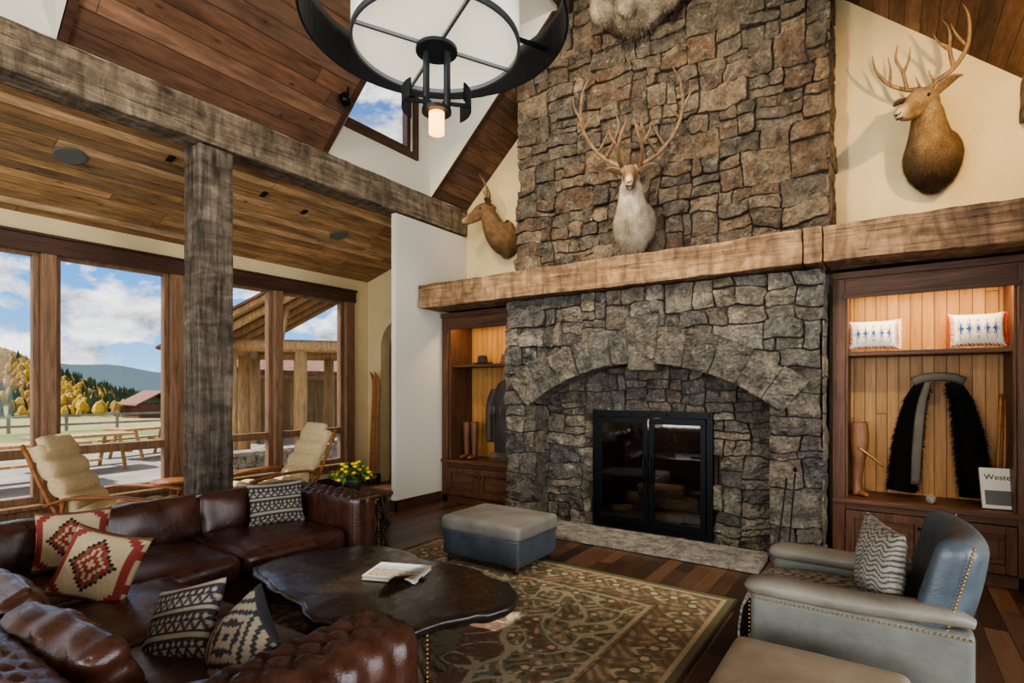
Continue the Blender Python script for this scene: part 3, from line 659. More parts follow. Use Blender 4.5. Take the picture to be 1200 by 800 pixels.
o=mk('cover_picture',vs,[(i*(n+1)+j,(i+1)*(n+1)+j,(i+1)*(n+1)+j+1,i*(n+1)+j+1) for i in range(n) for j in range(n)],m_attr,bk); setcol(o.data,[pat_cover(-1+2*i/n,-1+2*j/n) for i in range(n+1) for j in range(n+1)])
m_paper=NT('paper',.7,hx('c8c4b8')).m
a=Acc(); a.box(-.17,.17,-.13,.13,.021,.025).box(-.165,.165,-.125,.125,.006,.021).box(-.17,.17,-.13,.13,.002,.006); a.obj('pages',m_paper,bk)
# ---------------------------------------------------------------- ottomans
def ottoman(loc,sx,sy,h,mtop,mside,rot=0):
    e=empty('leather_ottoman',loc,(0,0,rot))
    soft('body',(0,0,.06+(h-.16)/2),(sx-.03,sy-.03,h-.16),.03,mside,e,n=10,wr=.003)
    soft('cushion_top',(0,0,h-.06),(sx,sy,.14),.045,mtop,e,n=16,puff=(0,0,.02),wr=.004)
    a=Acc()
    for s in (-1,1): 
        a.tube([(-sx/2+.03,s*(sy/2-.003),h-.125),(0,s*(sy/2-.003),h-.125),(sx/2-.03,s*(sy/2-.003),h-.125)],[.006]*3,6); a.tube([(s*(sx/2-.003),-sy/2+.03,h-.125),(s*(sx/2-.003),0,h-.125),(s*(sx/2-.003),sy/2-.03,h-.125)],[.006]*3,6)
    a.obj('piping',mside,e,True); a=Acc()
    for s in (-1,1):
        for t in (-1,1): a.lathe((s*(sx/2-.07),t*(sy/2-.07),0),[(0,0),(.02,0),(.028,.07),(0,.07)],10)
    a.obj('feet',m_cab,e,True)
ottoman((-2.98,4.12,.014),.88,.68,.41,m_greyl,m_bluel)
ottoman((-.26,2.32,.003),.68,.86,.43,m_tanl,m_tanl)
# ---------------------------------------------------------------- armchair (faces -X)
ac=empty('leather_armchair',(-.12,3.37,.003))
soft('seat_base',(-.05,0,.21),(.86,.72,.26),.03,m_olive,ac,n=10)
soft('seat_cushion',(-.1,0,.4),(.78,.54,.17),.06,m_olive,ac,n=14,puff=(.02,0,.03),wr=.006)
for s,nm in ((-1,'arm_near'),(1,'arm_far')):
    soft(nm,(-.02,s*.35,.32),(.88,.12,.5),.03,m_olive,ac,n=20)
    a=Acc(); a.tube([(-.47,s*.35,.57),(-.4,s*.35,.6),(0,s*.35,.6),(.3,s*.36,.62),(.42,s*.36,.6)],[(.05,.03),(.085,.045),(.08,.045),(.07,.04),(.03,.02)],16,6,side=(0,1,0),pw=.75); a.obj(nm+'_pad',m_padl,ac,True)
def bend(v,u): v=v.copy(); v[0]-=.07*(v[1]/.36)**2; return v
soft('backrest',(.36,0,.62),(.15,.78,.62),.06,m_bluel,ac,rot=(0,rx(14),0),n=20,puff=(.03,0,.01),fn=bend)
a=Acc()
for i in range(44): a.sph((-.455+i*.02,-.412,.545),.006,6,4)
for i in range(34):
    t=i/33; z=.36+.56*t; xx=.36+(z-.62)*math.tan(rx(14))
    for s in (-1,1): a.sph((xx-.02,s*.392,z),.007,6,4)
for i in range(20): a.sph((-.462,-.41,.12+i*.021),.006,6,4)
a.obj('nailheads',m_brass,ac,True); a=Acc()
for s in (-1,1):
    for t in (-1,1): a.tube([(s*.37,t*.3,.1),(s*.38,t*.31,0)],[.03,.02],8,2)
a.obj('legs',m_cab,ac,True)
pillow('knit_pillow',(-.04,3.34,.71),(rx(84),rx(0),rx(-72)),.5,.43,.17,pat_knit,m_attr,n=90)
prof=[(-.56,.18),(-.555,.35),(-.53,.47),(-.45,.515),(-.2,.53),(.15,.52)]
PP=catmull([np.array(p) for p in prof],12); vs=[];cols=[]
for i,p in enumerate(PP):
    for j in range(41):
        y=-.255+.51*j/40; w=noise.noise(Vector((i*.13,j*.22,3)))*.012
        vs.append((p[0]-.0+w*.5,y+w,p[1]+abs(w)*.8-.02*(abs(j-20)/20)**6)); cols.append(pat_knit(y*3,i*.05))
o=mk('knit_throw',vs,[(i*41+j,i*41+j+1,(i+1)*41+j+1,(i+1)*41+j) for i in range(len(PP)-1) for j in range(40)],m_attr,None,True,loc=(-.1,3.37,.003)); setcol(o.data,cols)
o.modifiers.new('s','SOLIDIFY').thickness=.012
# ---------------------------------------------------------------- lounge chairs by the window
m_teak=wood_mat('teak','7a4a26','a8713f',0,1.5,.45)
def lounge(loc,rot):
    e=empty('wooden_lounge_chair',loc,(0,0,rot)); e.scale=(.95,.95,.95)
    path=[(-.62,0,1.12),(-.5,0,.9),(-.36,0,.66),(-.2,0,.45),(.1,0,.43),(.4,0,.45),(.55,0,.42)]
    Pp=catmull([np.array(p) for p in path],10); rad=[(.29,.045+.06*abs(math.sin(i*math.pi/7.))**.6) for i in range(len(Pp))]; rad[0]=(.2,.02); rad[-1]=(.26,.02)
    a=Acc(); a.tube(Pp,rad,20,1,side=(0,1,0),pw=.55); a.obj('quilted_cushion',m_cream,e,True)
    a=Acc(); a.tube([(-.6,0,1.2),(-.52,0,1.05)],[(.22,.05),(.25,.06)],14,4,side=(0,1,0),pw=.6); a.obj('head_roll',m_cream,e,True)
    a=Acc()
    for s in (-1,1):
        y=s*.33
        a.tube([(-.45,y,.56),(-.2,y,.63),(.2,y,.62),(.5,y,.58)],[(.04,.016)]*4,8,4,side=(0,1,0),pw=.6)
        a.tube([(.45,y,.58),(.42,y,.3),(.48,y,0)],[.022]*3,8).tube([(-.3,y,.6),(-.34,y,.3),(-.5,y,0)],[.022]*3,8)
        a.tube([(-.68,y*.9,1.14),(-.26,y*.95,.36),(.5,y,.32)],[.02]*3,8,6)
    for x in (-.2,.05,.3,.5): a.box(x-.02,x+.02,-.32,.32,.31,.34)
    a.obj('frame',m_teak,e,True)
lounge((-6.2,2.2,.0),rx(42)); lounge((-6.15,3.85,.0),rx(-92))
sd=empty('twig_side_table',(-4.22,3.42,0)); a=Acc(); a.add(softd(.62,.5,.04,.012,n=8,wr=.004),TR((0,0,.6))); a.obj('top',m_cab,sd,True)
a=Acc(); rs=random.Random(3)
for i in range(26):
    x=rs.choice((-.25,.25,-.25,.25,0))+rs.uniform(-.05,.05);y=rs.choice((-.18,.18))+rs.uniform(-.04,.04)
    pts=[(x+rs.uniform(-.04,.04)-.0,y,0)]
    for z in (.15,.3,.45,.59): pts.append((x+rs.uniform(-.09,.09),y+rs.uniform(-.06,.06),z))
    a.tube(pts,[.018,.014,.014,.012,.014],7,4)
a.obj('branch_base',m_root,sd,True)
def flowers(name,loc,sc=1.):
    e=empty(name,loc); a=Acc(); a.lathe((0,0,0),[(0,0),(.07*sc,0),(.1*sc,.08*sc),(.11*sc,.12*sc),(.09*sc,.12*sc),(0,.1*sc)],20); a.obj('bowl',NT('ceramic_pot',.4,hx('3c3a30')).m,e,True)
    L=Acc();F=Acc(); rs=random.Random(5)
    for i in range(150):
        an=rs.uniform(0,6.28); el=rs.uniform(.1,1.5); r=.2*sc*rs.uniform(.7,1.1); c=Vector((r*math.cos(el)*math.cos(an),r*math.cos(el)*math.sin(an),.1*sc+r*math.sin(el)*.75))
        M=TR(c,(rs.uniform(-1,1),rs.uniform(-1,1),an)); s=.045*sc
        L.add(([(-s,0,0),(0,-s*.45,.005),(s,0,-.01),(0,s*.45,.005)],[(0,1,2,3)]),M)
        if i%3==0: F.sph(tuple(c*1.06),(.022*sc,.022*sc,.015*sc),8,5)
    L.obj('leaves',NT('foliage',.6,hx('4f6e30')).m,e); F.obj('blossoms',NT('yellow_petals',.6,hx('e8c020')).m,e,True)
flowers('yellow_flower_arrangement',(-4.25,3.45,.622))
st=empty('accent_table',(-6.9,3.0,0)); a=Acc(); a.lathe((0,0,0),[(0,.5),(.22,.5),(.22,.53),(0,.53)],24).lathe((0,0,0),[(0,0),(.14,0),(.12,.03),(.03,.06),(.025,.5)],16); a.obj('table',m_teak,st,True)
sk=empty('wooden_skis',(-7.28,6.3,0))
a=Acc()
for dx in (0,.1): a.tube([(dx,0,0),(dx+.01,.03,.9),(dx+.02,.06,1.6),(dx+.02,.04,1.78),(dx+.02,-.02,1.88)],[(.04,.008)]*4+[(.015,.006)],8,4,side=(1,0,0),pw=.6)
a.obj('skis',m_teak,sk,True)
# ---------------------------------------------------------------- chandelier
m_shade=emis('linen_shade','e0d8c6',.5); m_diff=emis('diffuser','e0d6c0',.6)
m_amber=emis('amber_glass','ffb868',3.)
def chandelier(x,y,z,energy):
    e=empty('drum_chandelier',(x,y,z),(0,0,rx(34.6))); r=.477; n=64
    a=Acc(); a.lathe((0,0,0),[(r,0),(r,.5),(r-.008,.5),(r-.008,0)],n); a.obj('drum_shade',m_shade,e,True)
    a=Acc(); a.lathe((0,0,.015),[(0,0),(r-.01,0),(r-.01,.008),(0,.008)],n); a.obj('diffuser',m_diff,e,False)
    a=Acc()
    for zz in (-.01,.47): a.lathe((0,0,zz),[(r-.01,0),(r+.006,0),(r+.006,.03),(r-.01,.03),(r-.01,0)],n)
    for i in range(4): 
        M=TR((0,0,0),(0,0,i*math.pi/2+.5)); a.box(.06,r-.01,-.008,.008,-.01,.008,M)
    a.obj('drum_rim',m_steel,e)
    a=Acc()
    a.lathe((0,0,-.03),[(0,0),(.12,0),(.12,.02),(.09,.02),(.09,.03),(0,.03)],32)
    for s in (-1,1): a.tube([(s*.06,0,-.03),(s*.06,0,-.36)],[.02,.02],12,1)
    a.lathe((0,0,-.38),[(0,0),(.085,0),(.085,.02),(0,.02)],24)
    for s in (0,1): a.lathe((0,0,-.36),[(.2,0),(.2,.1),(.192,.1),(.192,0),(.2,0)],16,math.pi*s-.55,math.pi*s+.9)
    for s in range(2): a.box(.03,.195,-.006,.006,-.33,-.31,TR((0,0,0),(0,0,s*math.pi+.2)))
    a.lathe((0,0,.1),[(.76,0),(.76,.26),(.745,.26),(.745,0),(.76,0)],n)
    for i in range(4): a.box(r,.75,-.008,.008,.2,.225,TR((0,0,0),(0,0,i*math.pi/2+.5)))
    top=ZR-z-.02
    for i in range(3):
        an=i*2.094+.4; a.tube([(r*math.cos(an),r*math.sin(an),.5),(0,0,.95)],[.008,.008],8,1)
    a.tube([(0,0,.9),(0,0,top)],[.014,.014],10,1)
    a.obj('metalwork',m_ironb,e,False)
    a=Acc(); a.lathe((0,0,-.5),[(0,0),(.045,.0),(.045,.14),(.04,.14),(.04,.008),(0,.008)],24); a.obj('candle_glass',m_amber,e,True)
    L=bpy.data.lights.new('bulb','POINT'); L.energy=energy; L.color=(1,.9,.74); L.shadow_soft_size=.12
    lo=bpy.data.objects.new('bulb',L); scene.collection.objects.link(lo); lo.parent=e; lo.location=(0,0,.75)
    return e
chandelier(-2.15,2.35,3.57,110); chandelier(-2.15,-1.9,3.57,260)  # second chandelier is added unseen behind the camera as fill light
for (x,y) in ((-6.31,1.86),(-6.38,4.95)):
    z=LZ+(x-XW)*LK; a=Acc(); a.lathe((0,0,-.012),[(0,0),(.12,0),(.13,.006),(.13,.012)],32); a.obj('ceiling_speaker',NT('speaker_grille',.7,hx('5d5f5a')).m,None,False,loc=(x,y,z-.003),rot=(0,-math.atan(LK),0))
for (x,y) in ((-5.9,2.55),(-6.9,3.4),(-6.0,3.6),(-6.1,4.2)):
    z=LZ+(x-XW)*LK; box('recessed_downlight',-.05,.05,-.03,.03,-.01,0,m_black).matrix_world=TR((x,y,z-.004),(0,-math.atan(LK),0))
def spot_fix(loc,target,energy,col,ang=50,soft_=.04,body=True):
    e=empty('track_spotlight',loc); d=(Vector(target)-Vector(loc)); qd=d.to_track_quat('-Z','Y')
    if body:
        b=Acc(); b.lathe((0,0,0),[(0,.12),(.045,.12),(.05,0),(.04,0),(.035,.05),(0,.05)],20); o=b.obj('lamp_can',m_iron,e,True); o.rotation_mode='QUATERNION'; o.rotation_quaternion=qd
        b=Acc(); b.tube([(0,0,.1),(0,0,.25)],[.01,.01],8,1); b.obj('stem',m_iron,e)
    L=bpy.data.lights.new('spot','SPOT'); L.energy=energy; L.color=col; L.spot_size=rx(ang); L.spot_blend=.8; L.shadow_soft_size=soft_
    lo=bpy.data.objects.new('spot',L); scene.collection.objects.link(lo); lo.parent=e; lo.rotation_mode='QUATERNION'; lo.rotation_quaternion=qd; lo.location=tuple(d.normalized()*.02)
W1=(1,.66,.3); W2=(1,.88,.7)
spot_fix((.88,4.5,4.05),(.25,6.4,4.0),120,W1,80,.03)
spot_fix((-1.0,2.6,5.85),(-1.9,5.8,3.9),290,W2,75)
spot_fix((-3.3,2.6,5.85),(-2.5,5.8,4.4),290,W2,75)
spot_fix((-3.6,3.0,5.5),(-2.4,5.5,1.4),300,W2,60)
spot_fix((.5,2.6,4.55),(-1.4,5.5,1.2),300,W2,60)
spot_fix((-4.4,4.4,4.85),(-4.7,6.3,3.9),45,W1,60)
spot_fix((-4.72,3.78,4.6),(-4.3,5.8,1.6),70,W2,60)
# ---------------------------------------------------------------- game mounts
def antlers(acc,kind,M):
    for s in (-1,1):
        def t(pts,r): acc.tube([(s*p[0],p[1],p[2]) for p in pts],r,9,5,jit=.004,M=M)
        if kind=='deer':
            t([(.035,0,0),(.07,.03,.07),(.2,.06,.13),(.33,.02,.24),(.4,-.07,.4),(.39,-.12,.54)],[.025,.022,.02,.017,.013,.003])
            t([(.2,.06,.13),(.2,.02,.28),(.23,-.03,.43),(.19,-.05,.54)],[.018,.015,.011,.003])
            t([(.2,.02,.28),(.13,0,.38),(.1,-.02,.47)],[.014,.01,.003]); t([(.33,.02,.24),(.28,-.04,.37),(.27,-.08,.46)],[.015,.01,.003]); t([(.06,.02,.07),(.055,-.03,.13),(.06,-.05,.17)],[.012,.008,.003])
        else:
            t([(.05,0,0),(.14,.08,.08),(.3,.16,.2),(.47,.18,.4),(.55,.1,.62),(.52,-.02,.85),(.44,-.08,.98)],[.028,.026,.023,.021,.018,.013,.003])
            t([(.55,.1,.62),(.62,.05,.75),(.62,.0,.86)],[.016,.01,.003]); t([(.52,.14,.54),(.42,.06,.62),(.34,0,.66)],[.015,.011,.003])
            t([(.28,.16,.2),(.2,.02,.28),(.12,-.1,.42),(.14,-.14,.55)],[.022,.02,.017,.003]); t([(.16,-.04,.34),(.06,-.1,.44),(.04,-.12,.54)],[.016,.012,.003])
            t([(.1,.05,.05),(.13,-.12,.14),(.1,-.25,.26),(.05,-.28,.38)],[.022,.02,.018,.004]); t([(.12,-.18,.2),(.2,-.24,.3),(.22,-.26,.4)],[.016,.012,.003]); t([(.36,.17,.28),(.27,.08,.4),(.23,.03,.5)],[.016,.012,.003])
def mount(name,loc,yaw,kind,sc,ramp_fn,headyaw=0,asc=1.,fl=.03,earc=None,hs=1.1,tc=12000):
    e=empty(name,loc,(0,0,yaw)); e.scale=(sc,sc,sc)
    a=Acc()
    a.tube([(0,-.01,-.1),(0,-.1,-.12),(0,-.2,-.1),(0,-.3,-.02),(0,-.36,.09),(0,-.4,.19),(0,-.42,.27)],[(.19,.25),(.22,.28),(.21,.24),(.165,.19),(.13,.15),(.11,.125),(.07,.07)],20,4,side=(1,0,0))
    a.sph((0,-.11,-.28),(.14,.1,.15),14,10); a.sph((0,-.25,-.1),(.12,.1,.16),14,10)
    for s in (-1,1): a.sph((s*.12,-.08,-.12),(.1,.08,.18),12,8)
    H=TR((0,-.4,.24),(rx(6),0,headyaw),(hs,hs,hs))
    a.tube([(0,.08,.0),(0,.0,.03),(0,-.08,.035),(0,-.15,.01),(0,-.22,-.03),(0,-.3,-.07),(0,-.36,-.1),(0,-.385,-.115)],[(.05,.06),(.085,.095),(.082,.092),(.064,.08),(.047,.06),(.041,.048),(.038,.04),(.022,.025)],16,4,side=(1,0,0),M=H)
    a.tube([(0,-.1,-.05),(0,-.22,-.1),(0,-.33,-.13)],[(.05,.035),(.036,.03),(.026,.018)],12,3,side=(1,0,0),M=H)
    for s in (-1,1): a.sph((s*.062,-.1,.06),(.028,.05,.025),10,8,M=H); a.sph((s*.045,-.03,.1),(.02,.02,.05),8,6,M=H)
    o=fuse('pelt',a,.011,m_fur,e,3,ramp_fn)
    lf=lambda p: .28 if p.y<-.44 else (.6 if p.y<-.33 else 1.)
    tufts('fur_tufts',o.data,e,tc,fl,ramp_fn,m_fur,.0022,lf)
    a=Acc()
    for s in (-1,1): a.tube([(s*.065,.02,.07),(s*.12,.0,.1),(s*.19,-.01,.12),(s*.25,-.0,.11)],[(.018,.022),(.012,.045),(.01,.042),(.003,.008)],12,5,side=(0,.3,1.),M=H)
    o=a.obj('ears',m_fur,e,True); ec=earc or ramp_fn(Vector((0,-.35,.2))); setcol(o.data,[ec for _ in o.data.vertices])
    a=Acc()
    for s in (-1,1): a.sph((s*.073,-.115,.04),.015,12,8,M=H)
    a.sph((0,-.375,-.098),(.03,.018,.022),12,8,M=H)
    a.tube([(-.026,-.36,-.135),(0,-.378,-.14),(.026,-.36,-.135)],[.004]*3,6,M=H)
    a.obj('eyes_and_nose',m_eye,e,True)
    a=Acc(); antlers(a,kind,H@TR((0,0,.1),(0,0,0),(asc/hs,)*3)); a.obj('antlers',m_antler,e,True)
def mixn(a,b,t): t=max(0,min(1,t)); return tuple(a[i]*(1-t)+b[i]*t for i in range(4))
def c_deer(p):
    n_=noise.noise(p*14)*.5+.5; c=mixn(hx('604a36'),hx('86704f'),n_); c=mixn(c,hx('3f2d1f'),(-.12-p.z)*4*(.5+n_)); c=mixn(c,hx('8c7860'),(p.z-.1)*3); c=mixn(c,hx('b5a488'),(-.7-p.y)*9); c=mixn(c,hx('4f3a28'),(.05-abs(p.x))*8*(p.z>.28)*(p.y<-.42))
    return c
def c_car(p):
    n_=noise.noise(p*12)*.5+.5; c=mixn(hx('93846c'),hx('c8bda8'),n_); c=mixn(c,hx('705842'),(p.y+.16)*8); c=mixn(c,hx('7c5f44'),(-.46-p.y)*8*(p.z>.05)); c=mixn(c,hx('b8a78c'),(-.7-p.y)*10); return c
def c_dk(p):
    n_=noise.noise(p*14)*.5+.5; c=mixn(hx('5a4530'),hx('82684a'),n_); return mixn(c,hx('b5a488'),(-.7-p.y)*9)
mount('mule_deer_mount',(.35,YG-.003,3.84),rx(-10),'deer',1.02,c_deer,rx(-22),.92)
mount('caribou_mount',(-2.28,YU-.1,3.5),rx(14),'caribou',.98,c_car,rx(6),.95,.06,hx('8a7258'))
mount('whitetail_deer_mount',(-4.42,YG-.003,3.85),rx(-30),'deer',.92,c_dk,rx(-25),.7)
bi=empty('bison_mount',(-2.25,YU-.1,6.2)); a=Acc()
a.tube([(0,0,-.1),(0,-.2,-.15),(0,-.45,-.15),(0,-.7,-.25)],[(.5,.6),(.52,.62),(.42,.5),(.25,.3)],24,5,side=(1,0,0))
a.tube([(0,-.5,0),(0,-.8,-.15),(0,-1.0,-.35),(0,-1.1,-.5)],[(.25,.28),(.24,.27),(.17,.18),(.12,.12)],20,5,side=(1,0,0))
rs=random.Random(4)
for i in range(40): an=rs.uniform(0,6.28); rr_=rs.uniform(.25,.48); a.sph((rr_*math.cos(an),rs.uniform(-.5,-.05),-.2+rr_*1.15*math.sin(an)),rs.uniform(.09,.17),10,8)
a.tube([(0,-.8,-.4),(0,-.75,-.65),(0,-.7,-.75)],[.14,.09,.02],10,4)
def c_bi(p): n_=noise.noise(p*9)*.5+.5; return mixn(hx('665b4c'),hx('a39680'),n_)
o=fuse('pelt',a,.02,m_fur,bi,1,c_bi); tufts('fur_tufts',o.data,bi,12000,.025,c_bi,m_fur,.006)
a=Acc()
for s in (-1,1): a.tube([(s*.2,-.62,.05),(s*.38,-.62,.05),(s*.46,-.62,.2),(s*.4,-.62,.34)],[.06,.055,.035,.006],12,5)
for s in (-1,1): a.sph((s*.2,-.88,-.2),.03)
a.obj('horns_and_eyes',m_iron,bi,True)
# ---------------------------------------------------------------- bookcase contents
pillow('beaded_pillow',(-.12,6.12,2.1),(rx(80),0,rx(4)),.4,.28,.13,pat_bead,m_attr,fringe=hx('d8d2c6')); pillow('beaded_pillow',(.62,6.1,2.1),(rx(80),0,rx(4)),.38,.3,.13,pat_bead,m_attr,fringe=hx('a03a30'))
ch=empty('woolly_chaps',(.36,6.16,0)); m_wool=NT('black_wool',.95,hx('121110'),spec=.1).m; m_yoke=leather('chaps_leather','3c3830','5c564a',.6,0)
LP=[(.09,1.66,.05),(.16,1.5,.075),(.21,1.2,.1),(.24,.9,.11),(.26,.66,.105)]
for s in (-1,1):
    a=Acc(); a.tube([(s*x,0,z) for x,z,w in LP],[(w,.045) for x,z,w in LP],18,6,side=(1,0,0)); a.obj('leg_%s'%('a' if s<0 else 'b'),m_wool,ch,True)
a=Acc(); rs=random.Random(9)
for s in (-1,1):
    for i in range(2600):
        z=rs.uniform(.67,1.6)
        zs=[p[1] for p in LP][::-1]; cx=s*np.interp(z,zs,[p[0] for p in LP][::-1]); w=np.interp(z,zs,[p[2] for p in LP][::-1])
        an=rs.uniform(math.pi,2*math.pi) if rs.random()<.8 else rs.uniform(0,math.pi); p=Vector((cx+w*math.cos(an),.045*math.sin(an),z)); dn=Vector((math.cos(an)*.8,math.sin(an)*.5,-.6)); L=rs.uniform(.025,.045); w_=.004
        tip=p+dn*L+Vector((rs.uniform(-.015,.015),0,0)); a.add(([tuple(p+Vector((-w_,0,0))),tuple(p+Vector((w_,0,0))),tuple(p+Vector((0,-w_,0))),tuple(tip)],[(0,1,3),(1,2,3),(2,0,3)]))
a.obj('wool_tufts',m_wool,ch)
a=Acc(); a.tube([(-.18,-.02,1.66),(-.08,-.04,1.7),(.08,-.04,1.7),(.18,-.02,1.66)],[(.02,.04)]*4,10,5)
a.tube([(-.07,-.05,1.66),(-.12,-.065,1.45),(-.15,-.07,1.1),(-.165,-.07,.74)],[(.025,.01),(.035,.01),(.04,.01),(.035,.01)],8,5,side=(1,0,0)); a.obj('yoke',m_yoke,ch,True)
a=Acc(); a.tube([(-.05,.21,1.72),(-.05,-.03,1.7)],[.008,.008],8,1).tube([(.05,.21,1.72),(.05,-.03,1.7)],[.008,.008],8,1); a.obj('hooks',m_iron,ch)
bt=empty('leather_gaiter',(-.24,6.1,.602)); a=Acc(); a.tube([(0,-.02,.0),(-.01,0,.12),(.0,0,.3),(.01,0,.5),(0,0,.68)],[(.05,.06),(.045,.05),(.055,.055),(.08,.06),(.075,.05)],18,5,side=(1,0,0)); a.tube([(0,0,.03),(.04,-.06,.025),(.08,-.12,.015)],[(.045,.03),(.04,.025),(.02,.015)],12,4); a.obj('boot',leather('saddle_leather','5a3720','8a5c38',.5,.1),bt,True)
a=Acc(); a.tube([(.0,-.05,.45),(.12,-.06,.36),(.2,-.05,.28)],[.012,.012,.008],8,4); a.obj('strap',m_brass,bt,True)
a=Acc(); a.sph((0,0,.04),.04,16,12); a.obj('stone_ball',m_hearth,None,True,loc=(.3,5.95,.602))
wb=empty('western_photo_book',(.79,5.98,.606),(rx(-18),0,rx(8)))
box('cover',-.15,.15,-.015,.015,0,.34,m_paper,wb,bevel=.003)
box('cover_photo',-.13,.13,-.018,-.0155,.03,.15,NT('photo_grey',.5,hx('55585a')).m,wb); 
tx=bpy.data.curves.new('title','FONT'); tx.body='Western'; tx.size=.065; tx.extrude=.0008; to=bpy.data.objects.new('title',tx); scene.collection.objects.link(to); to.parent=wb; to.location=(-.125,-.0165,.24); to.rotation_euler=(rx(90),0,0); tx.materials.append(m_iron)
po=empty('walking_sticks',(.8,6.2,.602)); a=Acc()
for i in range(3): a.tube([(-.05+i*.05,0,0),(-.02+i*.04,.05,.5),(.0+i*.035,.09,.95)],[.012,.011,.013],8,4)
a.obj('sticks',m_teak,po,True)
ht=empty('felt_hat',(-4.75,6.15,1.942)); a=Acc(); a.lathe((0,0,0),[(0,.005),(.13,.012),(.15,.02),(.13,.02),(.075,.025),(.07,.1),(.05,.125),(0,.115)],28); a.obj('hat',NT('black_felt',.9,hx('15130f')).m,ht,True)
a=Acc()
for i,(z0,w_) in enumerate(((0,.13),(.045,.12),(.085,.11))): a.box(-w_,w_,-.09,.09,z0,z0+.04)
a.obj('stacked_books',leather('book_cloth','4a3426','6b4c36',.6,0),None,loc=(-4.25,6.15,1.942),bevel=.004)
jk=empty('fringed_jacket',(-4.38,6.16,.602)); a=Acc()
a.tube([(0,0,.1),(0,0,.5),(0,0,.85),(0,0,1.02),(0,0,1.1)],[(.17,.06),(.16,.07),(.2,.07),(.13,.05),(.05,.04)],18,5,side=(1,0,0))
for s in (-1,1): a.tube([(s*.16,0,.98),(s*.23,-.02,.75),(s*.22,-.05,.4),(s*.2,-.06,.25)],[.06,.055,.05,.045],12,5)
fuse('garment',a,.014,leather('jacket_leather','1f1a17','38302a',.6,.05),jk,4)
a=Acc(); rs=random.Random(2)
for i in range(120): x=rs.uniform(-.2,.2); z=rs.choice((.12,.75)); a.tube([(x,-.075,z),(x+rs.uniform(-.01,.01),-.085,z-.11)],[.004,.002],4,1)
a.tube([(0,.0,1.08),(0,0,1.14)],[.01,.01],6,1).tube([(0,.02,0),(0,.02,.15)],[.02,.02],8,1).box(-.1,.1,-.06,.08,0,.015); a.obj('fringe_and_stand',m_yoke,jk)
bb=empty('riding_boots',(-4.9,6.05,.602)); a=Acc()
for dx in (-.07,.07):
    a.tube([(dx,.03,.03),(dx,.02,.15),(dx,.02,.35),(dx,.02,.52)],[(.04,.05),(.042,.045),(.055,.055),(.06,.06)],14,4,side=(1,0,0)); a.tube([(dx,.04,.035),(dx,-.05,.035),(dx,-.13,.025)],[(.04,.035),(.045,.03),(.025,.015)],12,4,side=(1,0,0))
a.obj('boots',leather('boot_leather','4a2c1a','6b4428',.5,.1),bb,True)
# ---------------------------------------------------------------- exterior
def gfun(k,c1,c2,sc):
    v=k.co(); k.P('Base Color',k.ramp(k.noise(v,sc,5,.6),[(.35,c1),(.65,c2)])); return k.m
m_patio=gfun(NT('patio_paving',.8),'7c756a','9a9286',1.5); m_grass=gfun(NT('grass',.9),'56652f','788048',.4)
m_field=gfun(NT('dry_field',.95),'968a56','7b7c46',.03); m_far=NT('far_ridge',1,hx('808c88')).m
box('patio_ground',-19,XW-.21,-12,26,-.3,-.12,m_patio)
NX,NY=60,70
def th(x,y):
    d=-x-19; z=-.3-min(max(d,0),140)*.045
    hh=31*math.exp(-((y-2)/38)**2)*1/(1+math.exp((x+128)/11)); z+=hh+noise.noise(Vector((x*.03,y*.03,0)))*1.2*min(1,max(d,0)/30); return z
vs=[];fs=[]
for i in range(NX+1):
    for j in range(NY+1):
        x=-19-((i/NX)**1.7)*240; y=-60+j*(260/NY); vs.append((x,y,th(x,y)))
for i in range(NX):
    for j in range(NY): p=i*(NY+1)+j; fs.append((p,p+1,p+NY+2,p+NY+1))
mk('meadow_ground',vs,fs,m_field,None,True)
box('lawn_ground',-30,-19.01,-5,40,-1.4,-.28,m_grass)
vs=[];fs=[]
for i in range(81):
    y=-150+i*10; z=16+12*noise.noise(Vector((y*.006,3,0)))+4*noise.noise(Vector((y*.03,3,0))); vs+=[(-420,y,-30),(-440,y,z)]
for i in range(80): fs.append((2*i,2*i+1,2*i+3,2*i+2))
mk('distant_ridge_ground',vs,fs,m_far,None,True)
tr=empty('hillside_trees',(-140,30,0)); rs=random.Random(11); A1=Acc();A2=Acc();A3=Acc()
def blob(acc,x,y,z,h):
    r=h*rs.uniform(.28,.4); acc.lathe((x+140,y-30,z),[(r*.5,h*.1),(r,h*.35),(r*.85,h*.65),(r*.4,h*.9),(0,h)],5,rs.uniform(0,1),rs.uniform(0,1)+2*math.pi)
for i in range(11000):
    x=rs.uniform(-200,-96);y=rs.uniform(-12,105)
    if x>-110 and rs.random()<.75: continue
    z=th(x,y)
    if z<-5.0 and rs.random()<.8: continue
    t=noise.noise(Vector((x*.05,y*.05,7)))+rs.uniform(-.35,.35)
    if t>.0: blob(A1 if rs.random()<.6 else A3,x,y,z,rs.uniform(1.3,2.5))
    else: h=rs.uniform(1.6,3.6); A2.lathe((x+140,y-30,z),[(h*.17,0),(h*.11,h*.4),(h*.13,h*.42),(h*.06,h*.75),(0,h)],5)
A1.obj('aspens',gfun(NT('aspen_gold',.9),'8a6e20','d0a838',.2),tr); A2.obj('spruces',gfun(NT('spruce_green',.9),'2a3a22','455a36',.3),tr); A3.obj('orange_aspens',gfun(NT('autumn_orange',.9),'7a5530','a8843f',.3),tr)
m_log=wood_mat('log_wood','8a6a46','c5a272',2,1.,.7); m_shing=gfun(NT('shingle_roof',.9),'6e4a3c','8a6450',6.)
pv=empty('log_pavilion',(-11.6,9.1,-.12),(0,0,rx(-38))); a=Acc()
